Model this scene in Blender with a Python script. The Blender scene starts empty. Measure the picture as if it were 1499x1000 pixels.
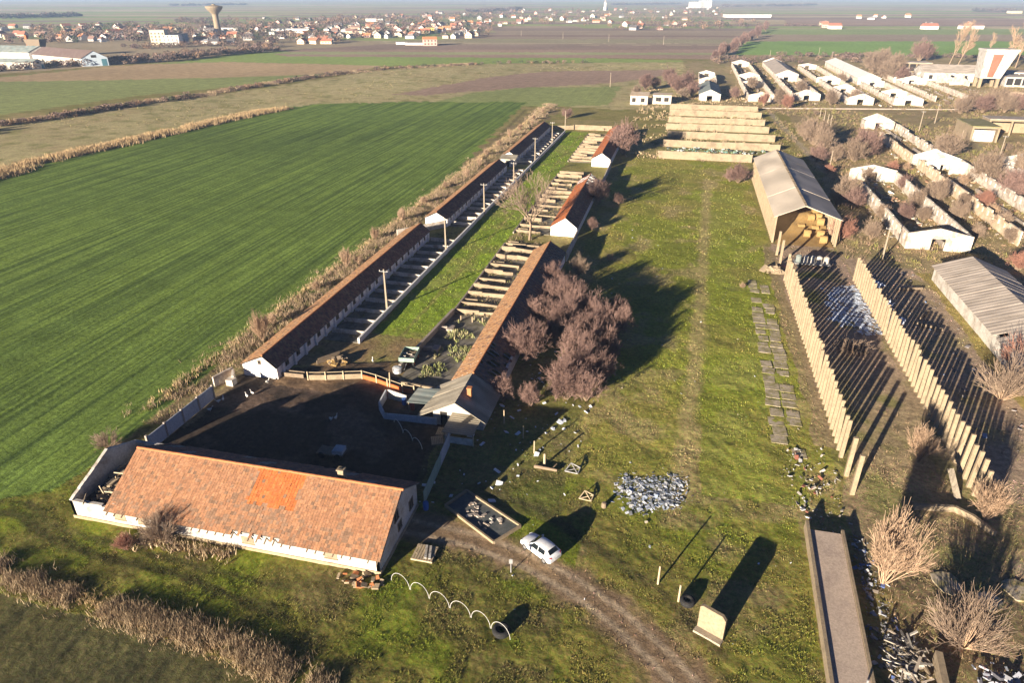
import bpy, math, random
import numpy as np
from mathutils import Vector, Matrix

random.seed(7)
NR = np.random.default_rng(11)
scene = bpy.context.scene
COL = scene.collection
R = math.radians

# ------------------------------------------------------------------ survey
# Site frame: X runs across the farm, Y along its barns, metres. The drone hovers over the origin.
CAM_H = 47.0
YAW = R(13.4)                       # heading of the drone, to the left of the barn axis
FPX, CX, CY = 999.3, 749.5, 500.0   # focal length and centre, in photo pixels
PITCH = math.atan((CY + 8) / FPX)
_c, _s = math.cos(PITCH), math.sin(PITCH)
_cy, _sy = math.cos(YAW), math.sin(YAW)

def G(u, v, z=0.0):
    """photo pixel -> surveyed point on the plane at height z (site coordinates)"""
    x = (u - CX) / FPX; y = (v - CY) / FPX
    wx, wy, wz = x, _c - y * _s, -_s - y * _c
    t = (CAM_H - z) / -wz
    wx *= t; wy *= t
    return Vector((wx * _cy - wy * _sy, wx * _sy + wy * _cy, z))

def GP(pts):
    return [tuple(G(u, v)[:2]) for u, v in pts]

# ------------------------------------------------------------------ noise
def _hash(ix, iy, seed):
    h = (ix.astype(np.int64) * 374761393 + iy.astype(np.int64) * 668265263 + seed * 1442695041) & 0x7fffffff
    h = ((h ^ (h >> 13)) * 1274126177) & 0x7fffffff
    return ((h ^ (h >> 16)) & 0xffff) / 65535.0

def vnoise(x, y, scale, seed=0):
    x = x / scale; y = y / scale
    ix = np.floor(x); iy = np.floor(y)
    fx = x - ix; fy = y - iy
    fx = fx * fx * (3 - 2 * fx); fy = fy * fy * (3 - 2 * fy)
    a = _hash(ix, iy, seed); b = _hash(ix + 1, iy, seed)
    c = _hash(ix, iy + 1, seed); d = _hash(ix + 1, iy + 1, seed)
    return (a * (1 - fx) + b * fx) * (1 - fy) + (c * (1 - fx) + d * fx) * fy

def fbm(x, y, scale, seed=0, octv=4):
    s = 0; a = 0.5; tot = 0
    for i in range(octv):
        s = s + a * vnoise(x, y, scale / 2 ** i, seed + i * 17); tot += a; a *= 0.55
    return s / tot

# ------------------------------------------------------------------ tagging
def tag(o, label=None, cat=None, group=None, kind=None):
    if label: o['label'] = label
    if cat: o['category'] = cat
    if group: o['group'] = group
    if kind: o['kind'] = kind
    return o

def thing(name, label, cat, loc=(0, 0, 0), group=None, rz=0.0):
    o = bpy.data.objects.new(name, None); COL.objects.link(o)
    o.empty_display_size = 0.5
    o.location = loc; o.rotation_euler = (0, 0, rz)
    return tag(o, label, cat, group)

def copy_tree(o, parent=None):
    c = o.copy(); COL.objects.link(c); c.parent = parent
    for ch in list(o.children):
        copy_tree(ch, c)
    return c

class MB:
    """collects faces, then builds ONE mesh object"""
    def __init__(s): s.v = []; s.f = []; s.m = []; s.c = []
    def face(s, pts, m=0, c=None):
        b = len(s.v); s.v += [tuple(p) for p in pts]
        s.f.append(tuple(range(b, b + len(pts)))); s.m.append(m); s.c.append(c)
    def hull8(s, p, m=0, c=None):
        """p: 4 bottom (ccw) then 4 top"""
        b = len(s.v); s.v += [tuple(q) for q in p]
        for f in ((3, 2, 1, 0), (4, 5, 6, 7), (0, 1, 5, 4), (1, 2, 6, 5), (2, 3, 7, 6), (3, 0, 4, 7)):
            s.f.append(tuple(b + i for i in f)); s.m.append(m); s.c.append(c)
    def box(s, x0, x1, y0, y1, z0, z1, m=0, c=None):
        if x0 > x1: x0, x1 = x1, x0
        if y0 > y1: y0, y1 = y1, y0
        s.hull8([(x0, y0, z0), (x1, y0, z0), (x1, y1, z0), (x0, y1, z0),
                 (x0, y0, z1), (x1, y0, z1), (x1, y1, z1), (x0, y1, z1)], m, c)
    def obox(s, cen, size, rz=0, m=0, tilt=0, c=None, roll=0):
        M = Matrix.Translation(cen) @ Matrix.Rotation(rz, 4, 'Z') @ Matrix.Rotation(tilt, 4, 'X') @ Matrix.Rotation(roll, 4, 'Y')
        a, b, h = size[0] / 2, size[1] / 2, size[2] / 2
        s.hull8([M @ Vector(q) for q in ((-a, -b, -h), (a, -b, -h), (a, b, -h), (-a, b, -h),
                                        (-a, -b, h), (a, -b, h), (a, b, h), (-a, b, h))], m, c)
    def wall(s, p, q, h0, h1=None, th=0.25, z=0, m=0):
        """upright wall between two ground points, its top running from h0 to h1"""
        if h1 is None: h1 = h0
        p = Vector((p[0], p[1], 0)); q = Vector((q[0], q[1], 0))
        d = (q - p).normalized(); n = Vector((-d.y, d.x, 0)) * th / 2
        Z = Vector((0, 0, 1))
        s.hull8([p - n + Z * z, q - n + Z * z, q + n + Z * z, p + n + Z * z,
                 p - n + Z * h0, q - n + Z * h1, q + n + Z * h1, p + n + Z * h0], m)
    def prism(s, poly, ext, m=0):
        """closed polygon extruded along ext"""
        ext = Vector(ext); a = [Vector(p) for p in poly]; b = [p + ext for p in a]
        s.face(a[::-1], m); s.face(b, m)
        for i in range(len(a)):
            j = (i + 1) % len(a)
            s.face([a[i], a[j], b[j], b[i]], m)
    def tube(s, p0, p1, r0, r1=None, n=8, m=0, cap=True):
        if r1 is None: r1 = r0
        p0 = Vector(p0); p1 = Vector(p1); d = (p1 - p0).normalized()
        a = Vector((1, 0, 0)) if abs(d.z) > 0.8 else Vector((0, 0, 1))
        u = d.cross(a).normalized(); w = d.cross(u)
        A = [p0 + (u * math.cos(2 * math.pi * i / n) + w * math.sin(2 * math.pi * i / n)) * r0 for i in range(n)]
        B = [p1 + (u * math.cos(2 * math.pi * i / n) + w * math.sin(2 * math.pi * i / n)) * r1 for i in range(n)]
        b = len(s.v); s.v += [tuple(q) for q in A + B]
        for i in range(n):
            j = (i + 1) % n
            s.f.append((b + i, b + n + i, b + n + j, b + j)); s.m.append(m); s.c.append(None)
        if cap:
            s.f.append(tuple(b + i for i in range(n))); s.m.append(m); s.c.append(None)
            s.f.append(tuple(b + n + i for i in range(n - 1, -1, -1))); s.m.append(m); s.c.append(None)
    def build(s, name, mats, parent=None, origin=None, smooth=False):
        if not isinstance(mats, (list, tuple)): mats = [mats]
        me = bpy.data.meshes.new(name)
        off = np.zeros(3)
        if parent is not None:
            p = parent
            while p is not None: off += np.array(p.location); p = p.parent
        elif origin is not None: off = np.array(origin, float)
        V = (np.array(s.v, float) - off)
        me.from_pydata(V.tolist(), [], s.f)
        for k in mats: me.materials.append(k)
        if len(mats) > 1: me.polygons.foreach_set('material_index', s.m)
        if any(c is not None for c in s.c):
            at = me.color_attributes.new('Col', 'FLOAT_COLOR', 'CORNER')
            out = []
            for f, c in zip(s.f, s.c):
                out += list((c or (0.5, 0.5, 0.5)) + (1.0,)) * len(f)
            at.data.foreach_set('color', out)
        if smooth: me.polygons.foreach_set('use_smooth', [True] * len(s.f))
        me.update()
        o = bpy.data.objects.new(name, me); COL.objects.link(o)
        if parent is not None: o.parent = parent
        elif origin is not None: o.location = origin
        return o

def np_mesh(name, V, F, mats, cols=None, parent=None, origin=None, smooth=False):
    """V (n,3), F (m,k) all same k; cols (n,3) per-vertex colours"""
    me = bpy.data.meshes.new(name)
    V = np.asarray(V, np.float32)
    if origin is not None: V = V - np.array(origin, np.float32)
    F = np.asarray(F, np.int32); k = F.shape[1]
    me.vertices.add(len(V)); me.vertices.foreach_set('co', V.ravel())
    me.loops.add(F.size); me.loops.foreach_set('vertex_index', F.ravel())
    me.polygons.add(len(F)); me.polygons.foreach_set('loop_start', np.arange(0, F.size, k, dtype=np.int32))
    if smooth: me.polygons.foreach_set('use_smooth', np.ones(len(F), bool))
    me.update(calc_edges=True)
    if cols is not None:
        at = me.color_attributes.new('Col', 'FLOAT_COLOR', 'POINT')
        c = np.ones((len(V), 4), np.float32); c[:, :3] = cols
        at.data.foreach_set('color', c.ravel())
    if not isinstance(mats, (list, tuple)): mats = [mats]
    for m in mats: me.materials.append(m)
    o = bpy.data.objects.new(name, me); COL.objects.link(o)
    if parent is not None: o.parent = parent
    if origin is not None: o.location = origin
    return o

# ------------------------------------------------------------------ materials
class NT:
    def __init__(s, name):
        s.mat = bpy.data.materials.new(name); s.mat.use_nodes = True
        s.t = s.mat.node_tree; s.t.nodes.clear()
        s.out = s.n('ShaderNodeOutputMaterial'); s.b = s.n('ShaderNodeBsdfPrincipled')
        s.l(s.b.outputs[0], s.out.inputs[0])
    def n(s, ty, **kw):
        k = s.t.nodes.new(ty)
        for a, b in kw.items(): setattr(k, a, b)
        return k
    def l(s, a, b): s.t.links.new(a, b)
    def coord(s, kind='Object', scale=(1, 1, 1), rot=(0, 0, 0)):
        if kind == 'World': src = s.n('ShaderNodeNewGeometry').outputs['Position']
        else: src = s.n('ShaderNodeTexCoord').outputs[kind]
        m = s.n('ShaderNodeMapping'); m.inputs['Scale'].default_value = scale; m.inputs['Rotation'].default_value = rot
        s.l(src, m.inputs[0]); return m.outputs[0]
    def noise(s, scale, detail=4, rough=0.55, co=None, dist=0):
        k = s.n('ShaderNodeTexNoise'); k.inputs['Scale'].default_value = scale
        k.inputs['Detail'].default_value = detail; k.inputs['Roughness'].default_value = rough
        k.inputs['Distortion'].default_value = dist
        if co is not None: s.l(co, k.inputs['Vector'])
        return k.outputs['Fac']
    def ramp(s, fac, stops):
        k = s.n('ShaderNodeValToRGB'); e = k.color_ramp.elements
        while len(e) < len(stops): e.new(0.5)
        for i, (p, c) in enumerate(stops):
            e[i].position = p
            if not isinstance(c, (tuple, list)): c = (c, c, c)
            e[i].color = (*c[:3], 1)
        s.l(fac, k.inputs[0]); return k.outputs[0]
    def mix(s, a, b, fac=0.5, mode='MIX'):
        k = s.n('ShaderNodeMix', data_type='RGBA', blend_type=mode)
        for v, i in ((fac, 0), (a, 6), (b, 7)):
            if isinstance(v, (int, float)): k.inputs[i].default_value = v
            elif isinstance(v, (tuple, list)): k.inputs[i].default_value = (*v[:3], 1)
            else: s.l(v, k.inputs[i])
        return k.outputs[2]
    def math(s, op, a, b=0.0):
        k = s.n('ShaderNodeMath', operation=op)
        for v, i in ((a, 0), (b, 1)):
            if isinstance(v, (int, float)): k.inputs[i].default_value = v
            else: s.l(v, k.inputs[i])
        return k.outputs[0]
    def attr(s, name): return s.n('ShaderNodeAttribute', attribute_name=name).outputs['Color']
    def bump(s, h, strength=0.5, dist=0.05):
        k = s.n('ShaderNodeBump'); k.inputs['Strength'].default_value = strength; k.inputs['Distance'].default_value = dist
        s.l(h, k.inputs['Height']); s.l(k.outputs[0], s.b.inputs['Normal'])
    def done(s, col, rough=0.9, spec=0.2, metal=0.0):
        if isinstance(col, (tuple, list)): s.b.inputs['Base Color'].default_value = (*col[:3], 1)
        else: s.l(col, s.b.inputs['Base Color'])
        if isinstance(rough, (int, float)): s.b.inputs['Roughness'].default_value = rough
        else: s.l(rough, s.b.inputs['Roughness'])
        s.b.inputs['Specular IOR Level'].default_value = spec
        s.b.inputs['Metallic'].default_value = metal
        return s.mat

def worn(name, base, dirt, amt=0.5, scale=0.7, fine=6.0, rough=0.9, spec=0.2, bump=0.3, streak=False, metal=0.0):
    """base colour with patches of dirt and fine grain"""
    t = NT(name)
    co = t.coord('World')
    n1 = t.noise(scale, 6, 0.65, co, 0.3)
    lo = 0.62 - 0.3 * amt
    f = t.ramp(n1, [(lo, 0.0), (lo + 0.22, 1.0)])
    f = t.math('MULTIPLY', f, amt * 1.3)
    if streak:
        co2 = t.coord('World', (2.2, 2.2, 0.12))
        f2 = t.ramp(t.noise(1.4, 5, 0.7, co2), [(0.5, 0.0), (0.72, 1.0)])
        f = t.math('MAXIMUM', f, t.math('MULTIPLY', f2, 0.75 * amt))
    c = t.mix(base, dirt, f)
    g = t.ramp(t.noise(fine, 4, 0.6, co), [(0.25, 0.72), (0.75, 1.2)])
    c = t.mix(c, g, 1.0, 'MULTIPLY')
    if bump: t.bump(t.noise(fine * 1.5, 5, 0.7, co), bump, 0.04)
    return t.done(c, rough, spec, metal)

M = {}
M['white'] = worn('white_plaster', (0.54, 0.515, 0.47), (0.27, 0.22, 0.17), 0.6, 0.5, 5, streak=True)
M['white_bright'] = worn('limewash', (0.78, 0.77, 0.75), (0.45, 0.41, 0.35), 0.4, 0.5, 4, streak=True)
M['white_worn'] = worn('flaking_whitewash', (0.6, 0.55, 0.48), (0.3, 0.22, 0.16), 0.66, 0.6, 4, streak=True)
M['orange_wall'] = worn('stained_brick_wall', (0.52, 0.37, 0.24), (0.62, 0.55, 0.44), 0.7, 0.6, 4, streak=True)
M['concrete'] = worn('precast_concrete', (0.34, 0.29, 0.22), (0.2, 0.17, 0.13), 0.5, 0.8, 7, streak=True)
M['concrete_pale'] = worn('pale_concrete', (0.3, 0.235, 0.155), (0.19, 0.145, 0.095), 0.5, 0.5, 5, streak=True)
M['concrete_grey'] = worn('grey_concrete', (0.34, 0.29, 0.25), (0.2, 0.165, 0.13), 0.55, 0.7, 6)
M['pen_wall'] = worn('yellowed_pen_wall', (0.3, 0.238, 0.16), (0.17, 0.13, 0.09), 0.6, 0.45, 5, streak=True)
M['pen_floor'] = worn('pen_floor', (0.21, 0.19, 0.16), (0.11, 0.1, 0.06), 0.7, 0.6, 4)
M['dark'] = worn('dark_opening', (0.025, 0.023, 0.022), (0.04, 0.035, 0.03), 0.4, 1, 5, bump=0)
M['plinth'] = worn('yellowish_plinth', (0.38, 0.3, 0.19), (0.24, 0.18, 0.12), 0.5, 1, 5)
M['wood'] = worn('weathered_wood', (0.22, 0.17, 0.12), (0.12, 0.09, 0.065), 0.5, 2, 12)
M['wood_pale'] = worn('pale_timber', (0.45, 0.36, 0.24), (0.28, 0.22, 0.15), 0.4, 2, 10)
M['pole'] = worn('pole_concrete', (0.28, 0.23, 0.17), (0.25, 0.2, 0.15), 0.4, 1, 9)
M['steel'] = worn('grey_steel', (0.28, 0.28, 0.28), (0.16, 0.11, 0.08), 0.4, 2, 9, rough=0.5, spec=0.4)
M['rust_orange'] = worn('orange_painted_iron', (0.5, 0.13, 0.04), (0.25, 0.09, 0.04), 0.45, 2, 8, rough=0.6)
M['brick_orange'] = worn('orange_brick', (0.48, 0.19, 0.08), (0.3, 0.13, 0.07), 0.5, 2, 8)
M['rubber'] = worn('black_rubber', (0.02, 0.02, 0.021), (0.05, 0.045, 0.04), 0.4, 3, 8, rough=0.8)
M['bluegreen'] = worn('faded_green_sheet', (0.26, 0.36, 0.3), (0.16, 0.18, 0.14), 0.4, 2, 7, rough=0.6)
M['blue'] = worn('blue_plastic', (0.05, 0.14, 0.42), (0.05, 0.08, 0.2), 0.3, 2, 6, rough=0.5)
M['red'] = worn('red_plastic', (0.5, 0.06, 0.04), (0.25, 0.05, 0.04), 0.3, 2, 6, rough=0.5)
M['teal_wall'] = worn('faded_blue_wall', (0.36, 0.42, 0.46), (0.25, 0.26, 0.27), 0.5, 0.8, 5, streak=True)
M['straw'] = worn('straw', (0.33, 0.215, 0.085), (0.22, 0.14, 0.055), 0.5, 1.2, 12, bump=0.8)
M['bird'] = worn('white_feathers', (0.75, 0.73, 0.68), (0.5, 0.47, 0.42), 0.3, 6, 20, bump=0)
M['fence_blue'] = worn('pale_fence_panel', (0.5, 0.52, 0.54), (0.3, 0.3, 0.3), 0.45, 1, 6, streak=True)
M['wood_dark'] = worn('charred_timber', (.06, .05, .045), (.12, .1, .08), .5, 2, 8)

def corrugated(name, base, dirt, axis, pitch=0.35, amt=0.45, sheet=1.1, strength=0.5):
    """fibre-cement sheets: waves running up the slope; axis 0 = waves repeat along X, 1 = along Y"""
    t = NT(name)
    co = t.coord('World')
    n = t.ramp(t.noise(0.5, 6, 0.65, co, 0.4), [(0.35, 0.0), (0.68, 1.0)])
    c = t.mix(base, dirt, t.math('MULTIPLY', n, amt * 1.4))
    sc = [0.25, 0.25, 0.25]; sc[axis] = 1.0 / sheet
    strips = t.noise(1.0, 0, 0.5, t.coord('World', tuple(sc)))
    c = t.mix(c, t.ramp(strips, [(0.3, 0.78), (0.7, 1.15)]), 1.0, 'MULTIPLY')
    c = t.mix(c, t.ramp(t.noise(8, 4, 0.6, co), [(0.25, 0.8), (0.75, 1.15)]), 1.0, 'MULTIPLY')
    w = t.n('ShaderNodeTexWave', wave_type='BANDS', bands_direction='XY'[axis])
    w.inputs['Scale'].default_value = 0.314 / pitch; w.inputs['Distortion'].default_value = 0.15
    t.l(co, w.inputs['Vector'])
    c = t.mix(c, t.ramp(w.outputs['Fac'], [(0.0, 0.82), (0.6, 1.05)]), 1.0, 'MULTIPLY')
    t.bump(w.outputs['Fac'], strength, 0.06)
    return t.done(c, 0.85, 0.2)

M['asbestos'] = corrugated('fibre_cement_sheets', (0.36, 0.32, 0.25), (0.22, 0.19, 0.14), 1)
M['barn_roof'] = corrugated('grey_roof_sheets', (0.58, 0.5, 0.4), (0.48, 0.41, 0.33), 1, 0.3, 0.3, 8, 0.08)
M['grey_roof'] = corrugated('ribbed_roof_sheets', (0.46, 0.4, 0.34), (0.35, 0.29, 0.24), 1, 1.0, 0.4, 1.2, 0.5)
M['teal_roof'] = corrugated('blue_grey_roof_sheets', (0.17, 0.22, 0.22), (0.3, 0.28, 0.24), 1, 1.0)

def attr_mat(name, rough=0.9, fine=9.0, lo=0.65, hi=1.3, spec=0.15, bump=0.0, trans=False):
    t = NT(name)
    g = t.ramp(t.noise(fine, 4, 0.65, t.coord('World')), [(0.25, lo), (0.75, hi)])
    c = t.mix(t.attr('Col'), g, 1.0, 'MULTIPLY')
    if bump: t.bump(t.noise(fine, 4, 0.7, t.coord('World')), bump, 0.05)
    return t.done(c, rough, spec)
M['tile'] = attr_mat('clay_tiles', 0.85, 5.0, 0.7, 1.3, 0.2, 0.3)
M['weed'] = attr_mat('dry_weeds', 0.95, 2.0, 0.75, 1.25, 0.05)
M['litter'] = attr_mat('mixed_litter', 0.6, 4.0, 0.8, 1.2, 0.3)

def twig(name, a, b):
    t = NT(name)
    n = t.noise(0.9, 4, 0.6, t.coord('World'))
    return t.done(t.mix(a, b, t.ramp(n, [(0.35, 0.0), (0.65, 1.0)])), 0.9, 0.1)
M['twig_tan'] = twig('tan_twigs', (0.44, 0.31, 0.21), (0.33, 0.23, 0.155))
M['twig_dark'] = twig('dusky_twigs', (0.285, 0.185, 0.155), (0.175, 0.112, 0.095))
M['twig_grey'] = twig('grey_twigs', (0.32, 0.24, 0.175), (0.22, 0.16, 0.12))
M['twig_red'] = twig('reddish_twigs', (0.36, 0.18, 0.13), (0.26, 0.14, 0.105))
M['bark'] = worn('grey_bark', (0.26, 0.19, 0.13), (0.15, 0.11, 0.08), 0.5, 2, 12)

def flat(name, c, rough=0.5, spec=0.5, metal=0.0):
    t = NT(name); n = t.noise(4, 3, 0.5, t.coord('Object'))
    return t.done(t.mix(c, t.ramp(n, [(0.3, 0.85), (0.7, 1.1)]), 1.0, 'MULTIPLY'), rough, spec, metal)
M['car_white'] = flat('white_car_paint', (0.74, 0.75, 0.77), 0.22, 0.6)
M['glass'] = flat('dark_car_glass', (0.012, 0.016, 0.02), 0.06, 0.8)
M['rim'] = flat('wheel_rim', (0.35, 0.35, 0.36), 0.35, 0.5, 0.6)
M['lamp_red'] = flat('red_lamp_lens', (0.35, 0.02, 0.02), 0.2, 0.6)
M['lamp_clear'] = flat('clear_lamp_lens', (0.6, 0.62, 0.64), 0.12, 0.7)
M['black_trim'] = flat('black_trim', (0.02, 0.02, 0.02), 0.6, 0.3)
M['hoop'] = flat('white_painted_hoop', (0.7, 0.69, 0.65), 0.6, 0.3)
HAZE, SKY, EXPO = 1.45e-4, 0.05, 1.72
# ------------------------------------------------------------------ ground zones
def inpoly(x, y, poly):
    r = np.zeros(x.shape, bool); n = len(poly)
    for i in range(n):
        x0, y0 = poly[i]; x1, y1 = poly[(i + 1) % n]
        if y0 == y1: continue
        c = (y0 > y) != (y1 > y)
        r ^= c & (x < (x1 - x0) * (y - y0) / (y1 - y0) + x0)
    return r

def near_line(x, y, pts):
    """distance to a polyline"""
    d = np.full(x.shape, 1e9)
    for (x0, y0), (x1, y1) in zip(pts[:-1], pts[1:]):
        dx, dy = x1 - x0, y1 - y0; L = dx * dx + dy * dy
        t = np.clip(((x - x0) * dx + (y - y0) * dy) / L, 0, 1)
        d = np.minimum(d, np.hypot(x - x0 - t * dx, y - y0 - t * dy))
    return d

WHEAT = (0.125, 0.185, 0.04); GRASS = (0.15, 0.155, 0.03); OLIVE = (0.2, 0.165, 0.055); STRAW = (0.33, 0.25, 0.14)
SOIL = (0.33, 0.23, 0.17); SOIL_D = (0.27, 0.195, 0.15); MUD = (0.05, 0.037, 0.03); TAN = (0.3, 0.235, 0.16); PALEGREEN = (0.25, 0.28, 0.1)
# outlines as surveyed: (polygon, colour, wheat rows, roughness of growth, ragged edge as share of distance)
ZONES = [
 # left of the site, far to near
 ([(-200,60),(330,52),(560,60),(560,66),(420,72),(300,84),(160,96),(0,108),(-200,118)], (0.344,0.273,0.173), 0, .4),
 ([(-300,112),(0,112),(180,96),(330,84),(420,80),(560,95),(470,108),(380,122),(200,140),(0,168),(-300,215)], PALEGREEN, .25, .2),
 ([(-200,116),(0,113),(180,95),(330,90),(560,96),(490,108),(330,113),(150,117),(-200,122)], (0.422,0.304,0.173), .2, .2),
 ([(330,80),(420,74),(1000,88),(1000,92),(700,94),(560,96),(440,92),(330,90),(250,91)], (0.250,0.320,0.086), 0, .2),
 ([(400,72),(1085,71),(1085,77.5),(420,75)], SOIL, 0, .2),
 ([(420,75),(1085,77),(1085,80),(400,79)], (0.312,0.320,0.155), 0, .2),
 ([(400,79),(1085,80),(1060,86),(420,82)], SOIL, 0, .2),
 ([(560,65),(1100,66),(1090,72),(420,72.5)], SOIL_D, 0, .2),
 ([(560,63),(1105,63),(1105,65.4),(540,65.4)], TAN, 0, 0),
 ([(600,58),(1110,57),(1105,63),(560,62)], (0.296,0.256,0.155), 0, .2),
 ([(700,47),(1110,46),(1105,57),(640,57)], (0.312,0.240,0.165), 0, .2),
 ([(640,50),(1110,52),(1110,54),(640,53)], (0.234,0.160,0.121), 0, .2),
 # ditch meadow
 ([(-300,225),(0,178),(150,158),(300,141),(420,124),(560,101),(700,93),(1000,90),(1030,105),(1010,160),(900,160),(770,152),(600,151),(470,152),(415,158),(230,198),(60,238),(0,262),(-300,335)], (0.375,0.320,0.173), 0, 1),
 ([(575,138),(640,126),(720,112),(800,104),(985,102),(965,112),(900,121),(720,131),(620,139)], SOIL, .2, .2),
 ([(630,150),(690,136),(760,128),(910,126),(890,153),(800,156)], PALEGREEN, .2, .2),
 # big wheat field
 ([(-500,385),(0,258),(60,237),(230,199),(415,158),(470,151),(600,149),(772,149),(740,178),(695,225),(640,287),(560,348),(470,425),(380,488),(300,552),(200,630),(150,668),(80,716),(0,730),(-400,800)], WHEAT, 1, .1),
 ([(-500,790),(-100,845),(0,872),(200,922),(420,1000),(520,1060),(300,1400),(-900,1300)], (0.085,0.08,0.036), .7, .6),
 # right of the site
 ([(1090,60),(1700,60),(1700,81),(1130,80),(1075,80)], (0.218,0.336,0.086), 0, .1),
 ([(1105,50),(1700,50),(1700,60),(1090,60)], (0.328,0.256,0.173), 0, .2),
 ([(1110,42),(1700,42),(1700,50),(1105,50)], (0.266,0.320,0.121), 0, .2),
 ([(1150,27),(1700,28),(1700,36),(1150,36)], (0.344,0.240,0.173), 0, .2),
 ([(1060,80),(1700,82),(1700,100),(1040,92)], (0.344,0.273,0.155), 0, .8),
 ([(1000,92),(1080,84),(1700,90),(1700,1100),(1460,1010),(1230,800),(1250,480),(1200,240),(1150,165),(1010,158)], (0.29,0.225,0.13), 0, 1),
]
ZONES = [(GP([(max(-900, u), v) for u, v in z[0]]),) + z[1:] for z in ZONES]
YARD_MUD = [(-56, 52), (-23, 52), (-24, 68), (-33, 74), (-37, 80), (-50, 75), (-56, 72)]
LINES = {}
LINES['track'] = GP([(600,770),(690,790),(775,822),(840,858),(905,905),(970,965),(1040,1040)])
LINES['rut1'] = GP([(700,715),(790,745),(870,800),(960,860),(1060,960)])
LINES['yardline'] = GP([(1036,262),(1032,330),(1025,450),(1015,560),(1003,680),(985,760)])
LINES['yardline2'] = GP([(905,440),(880,560),(850,640)])
LINES['rut2'] = GP([(-60,745),(30,755),(70,785),(140,812),(250,838),(330,870),(420,905)])
LINES['rut3'] = GP([(40,735),(75,770),(160,795),(300,832),(420,862)])
LINES['roadR'] = GP([(1128,165),(1150,190),(1175,215),(1200,245)])
LINES['roadR2'] = GP([(1420,205),(1460,235),(1540,262)])
LINES['fieldedge'] = GP([(158,668),(225,622),(300,560),(380,497),(470,432),(560,355),(640,295),(700,228),(770,160)])
LINES['pathA'] = [(-38.5, 86), (-37.5, 140), (-36.5, 200), (-36, 262)]
LINES['ditch1'] = GP([(-200,205),(0,182),(100,168),(200,152),(290,140),(370,126),(460,112),(560,101),(700,93)])
LINES['ditch2'] = GP([(-100,285),(0,256),(60,236),(150,216),(230,198),(330,175),(415,158)])

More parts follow.
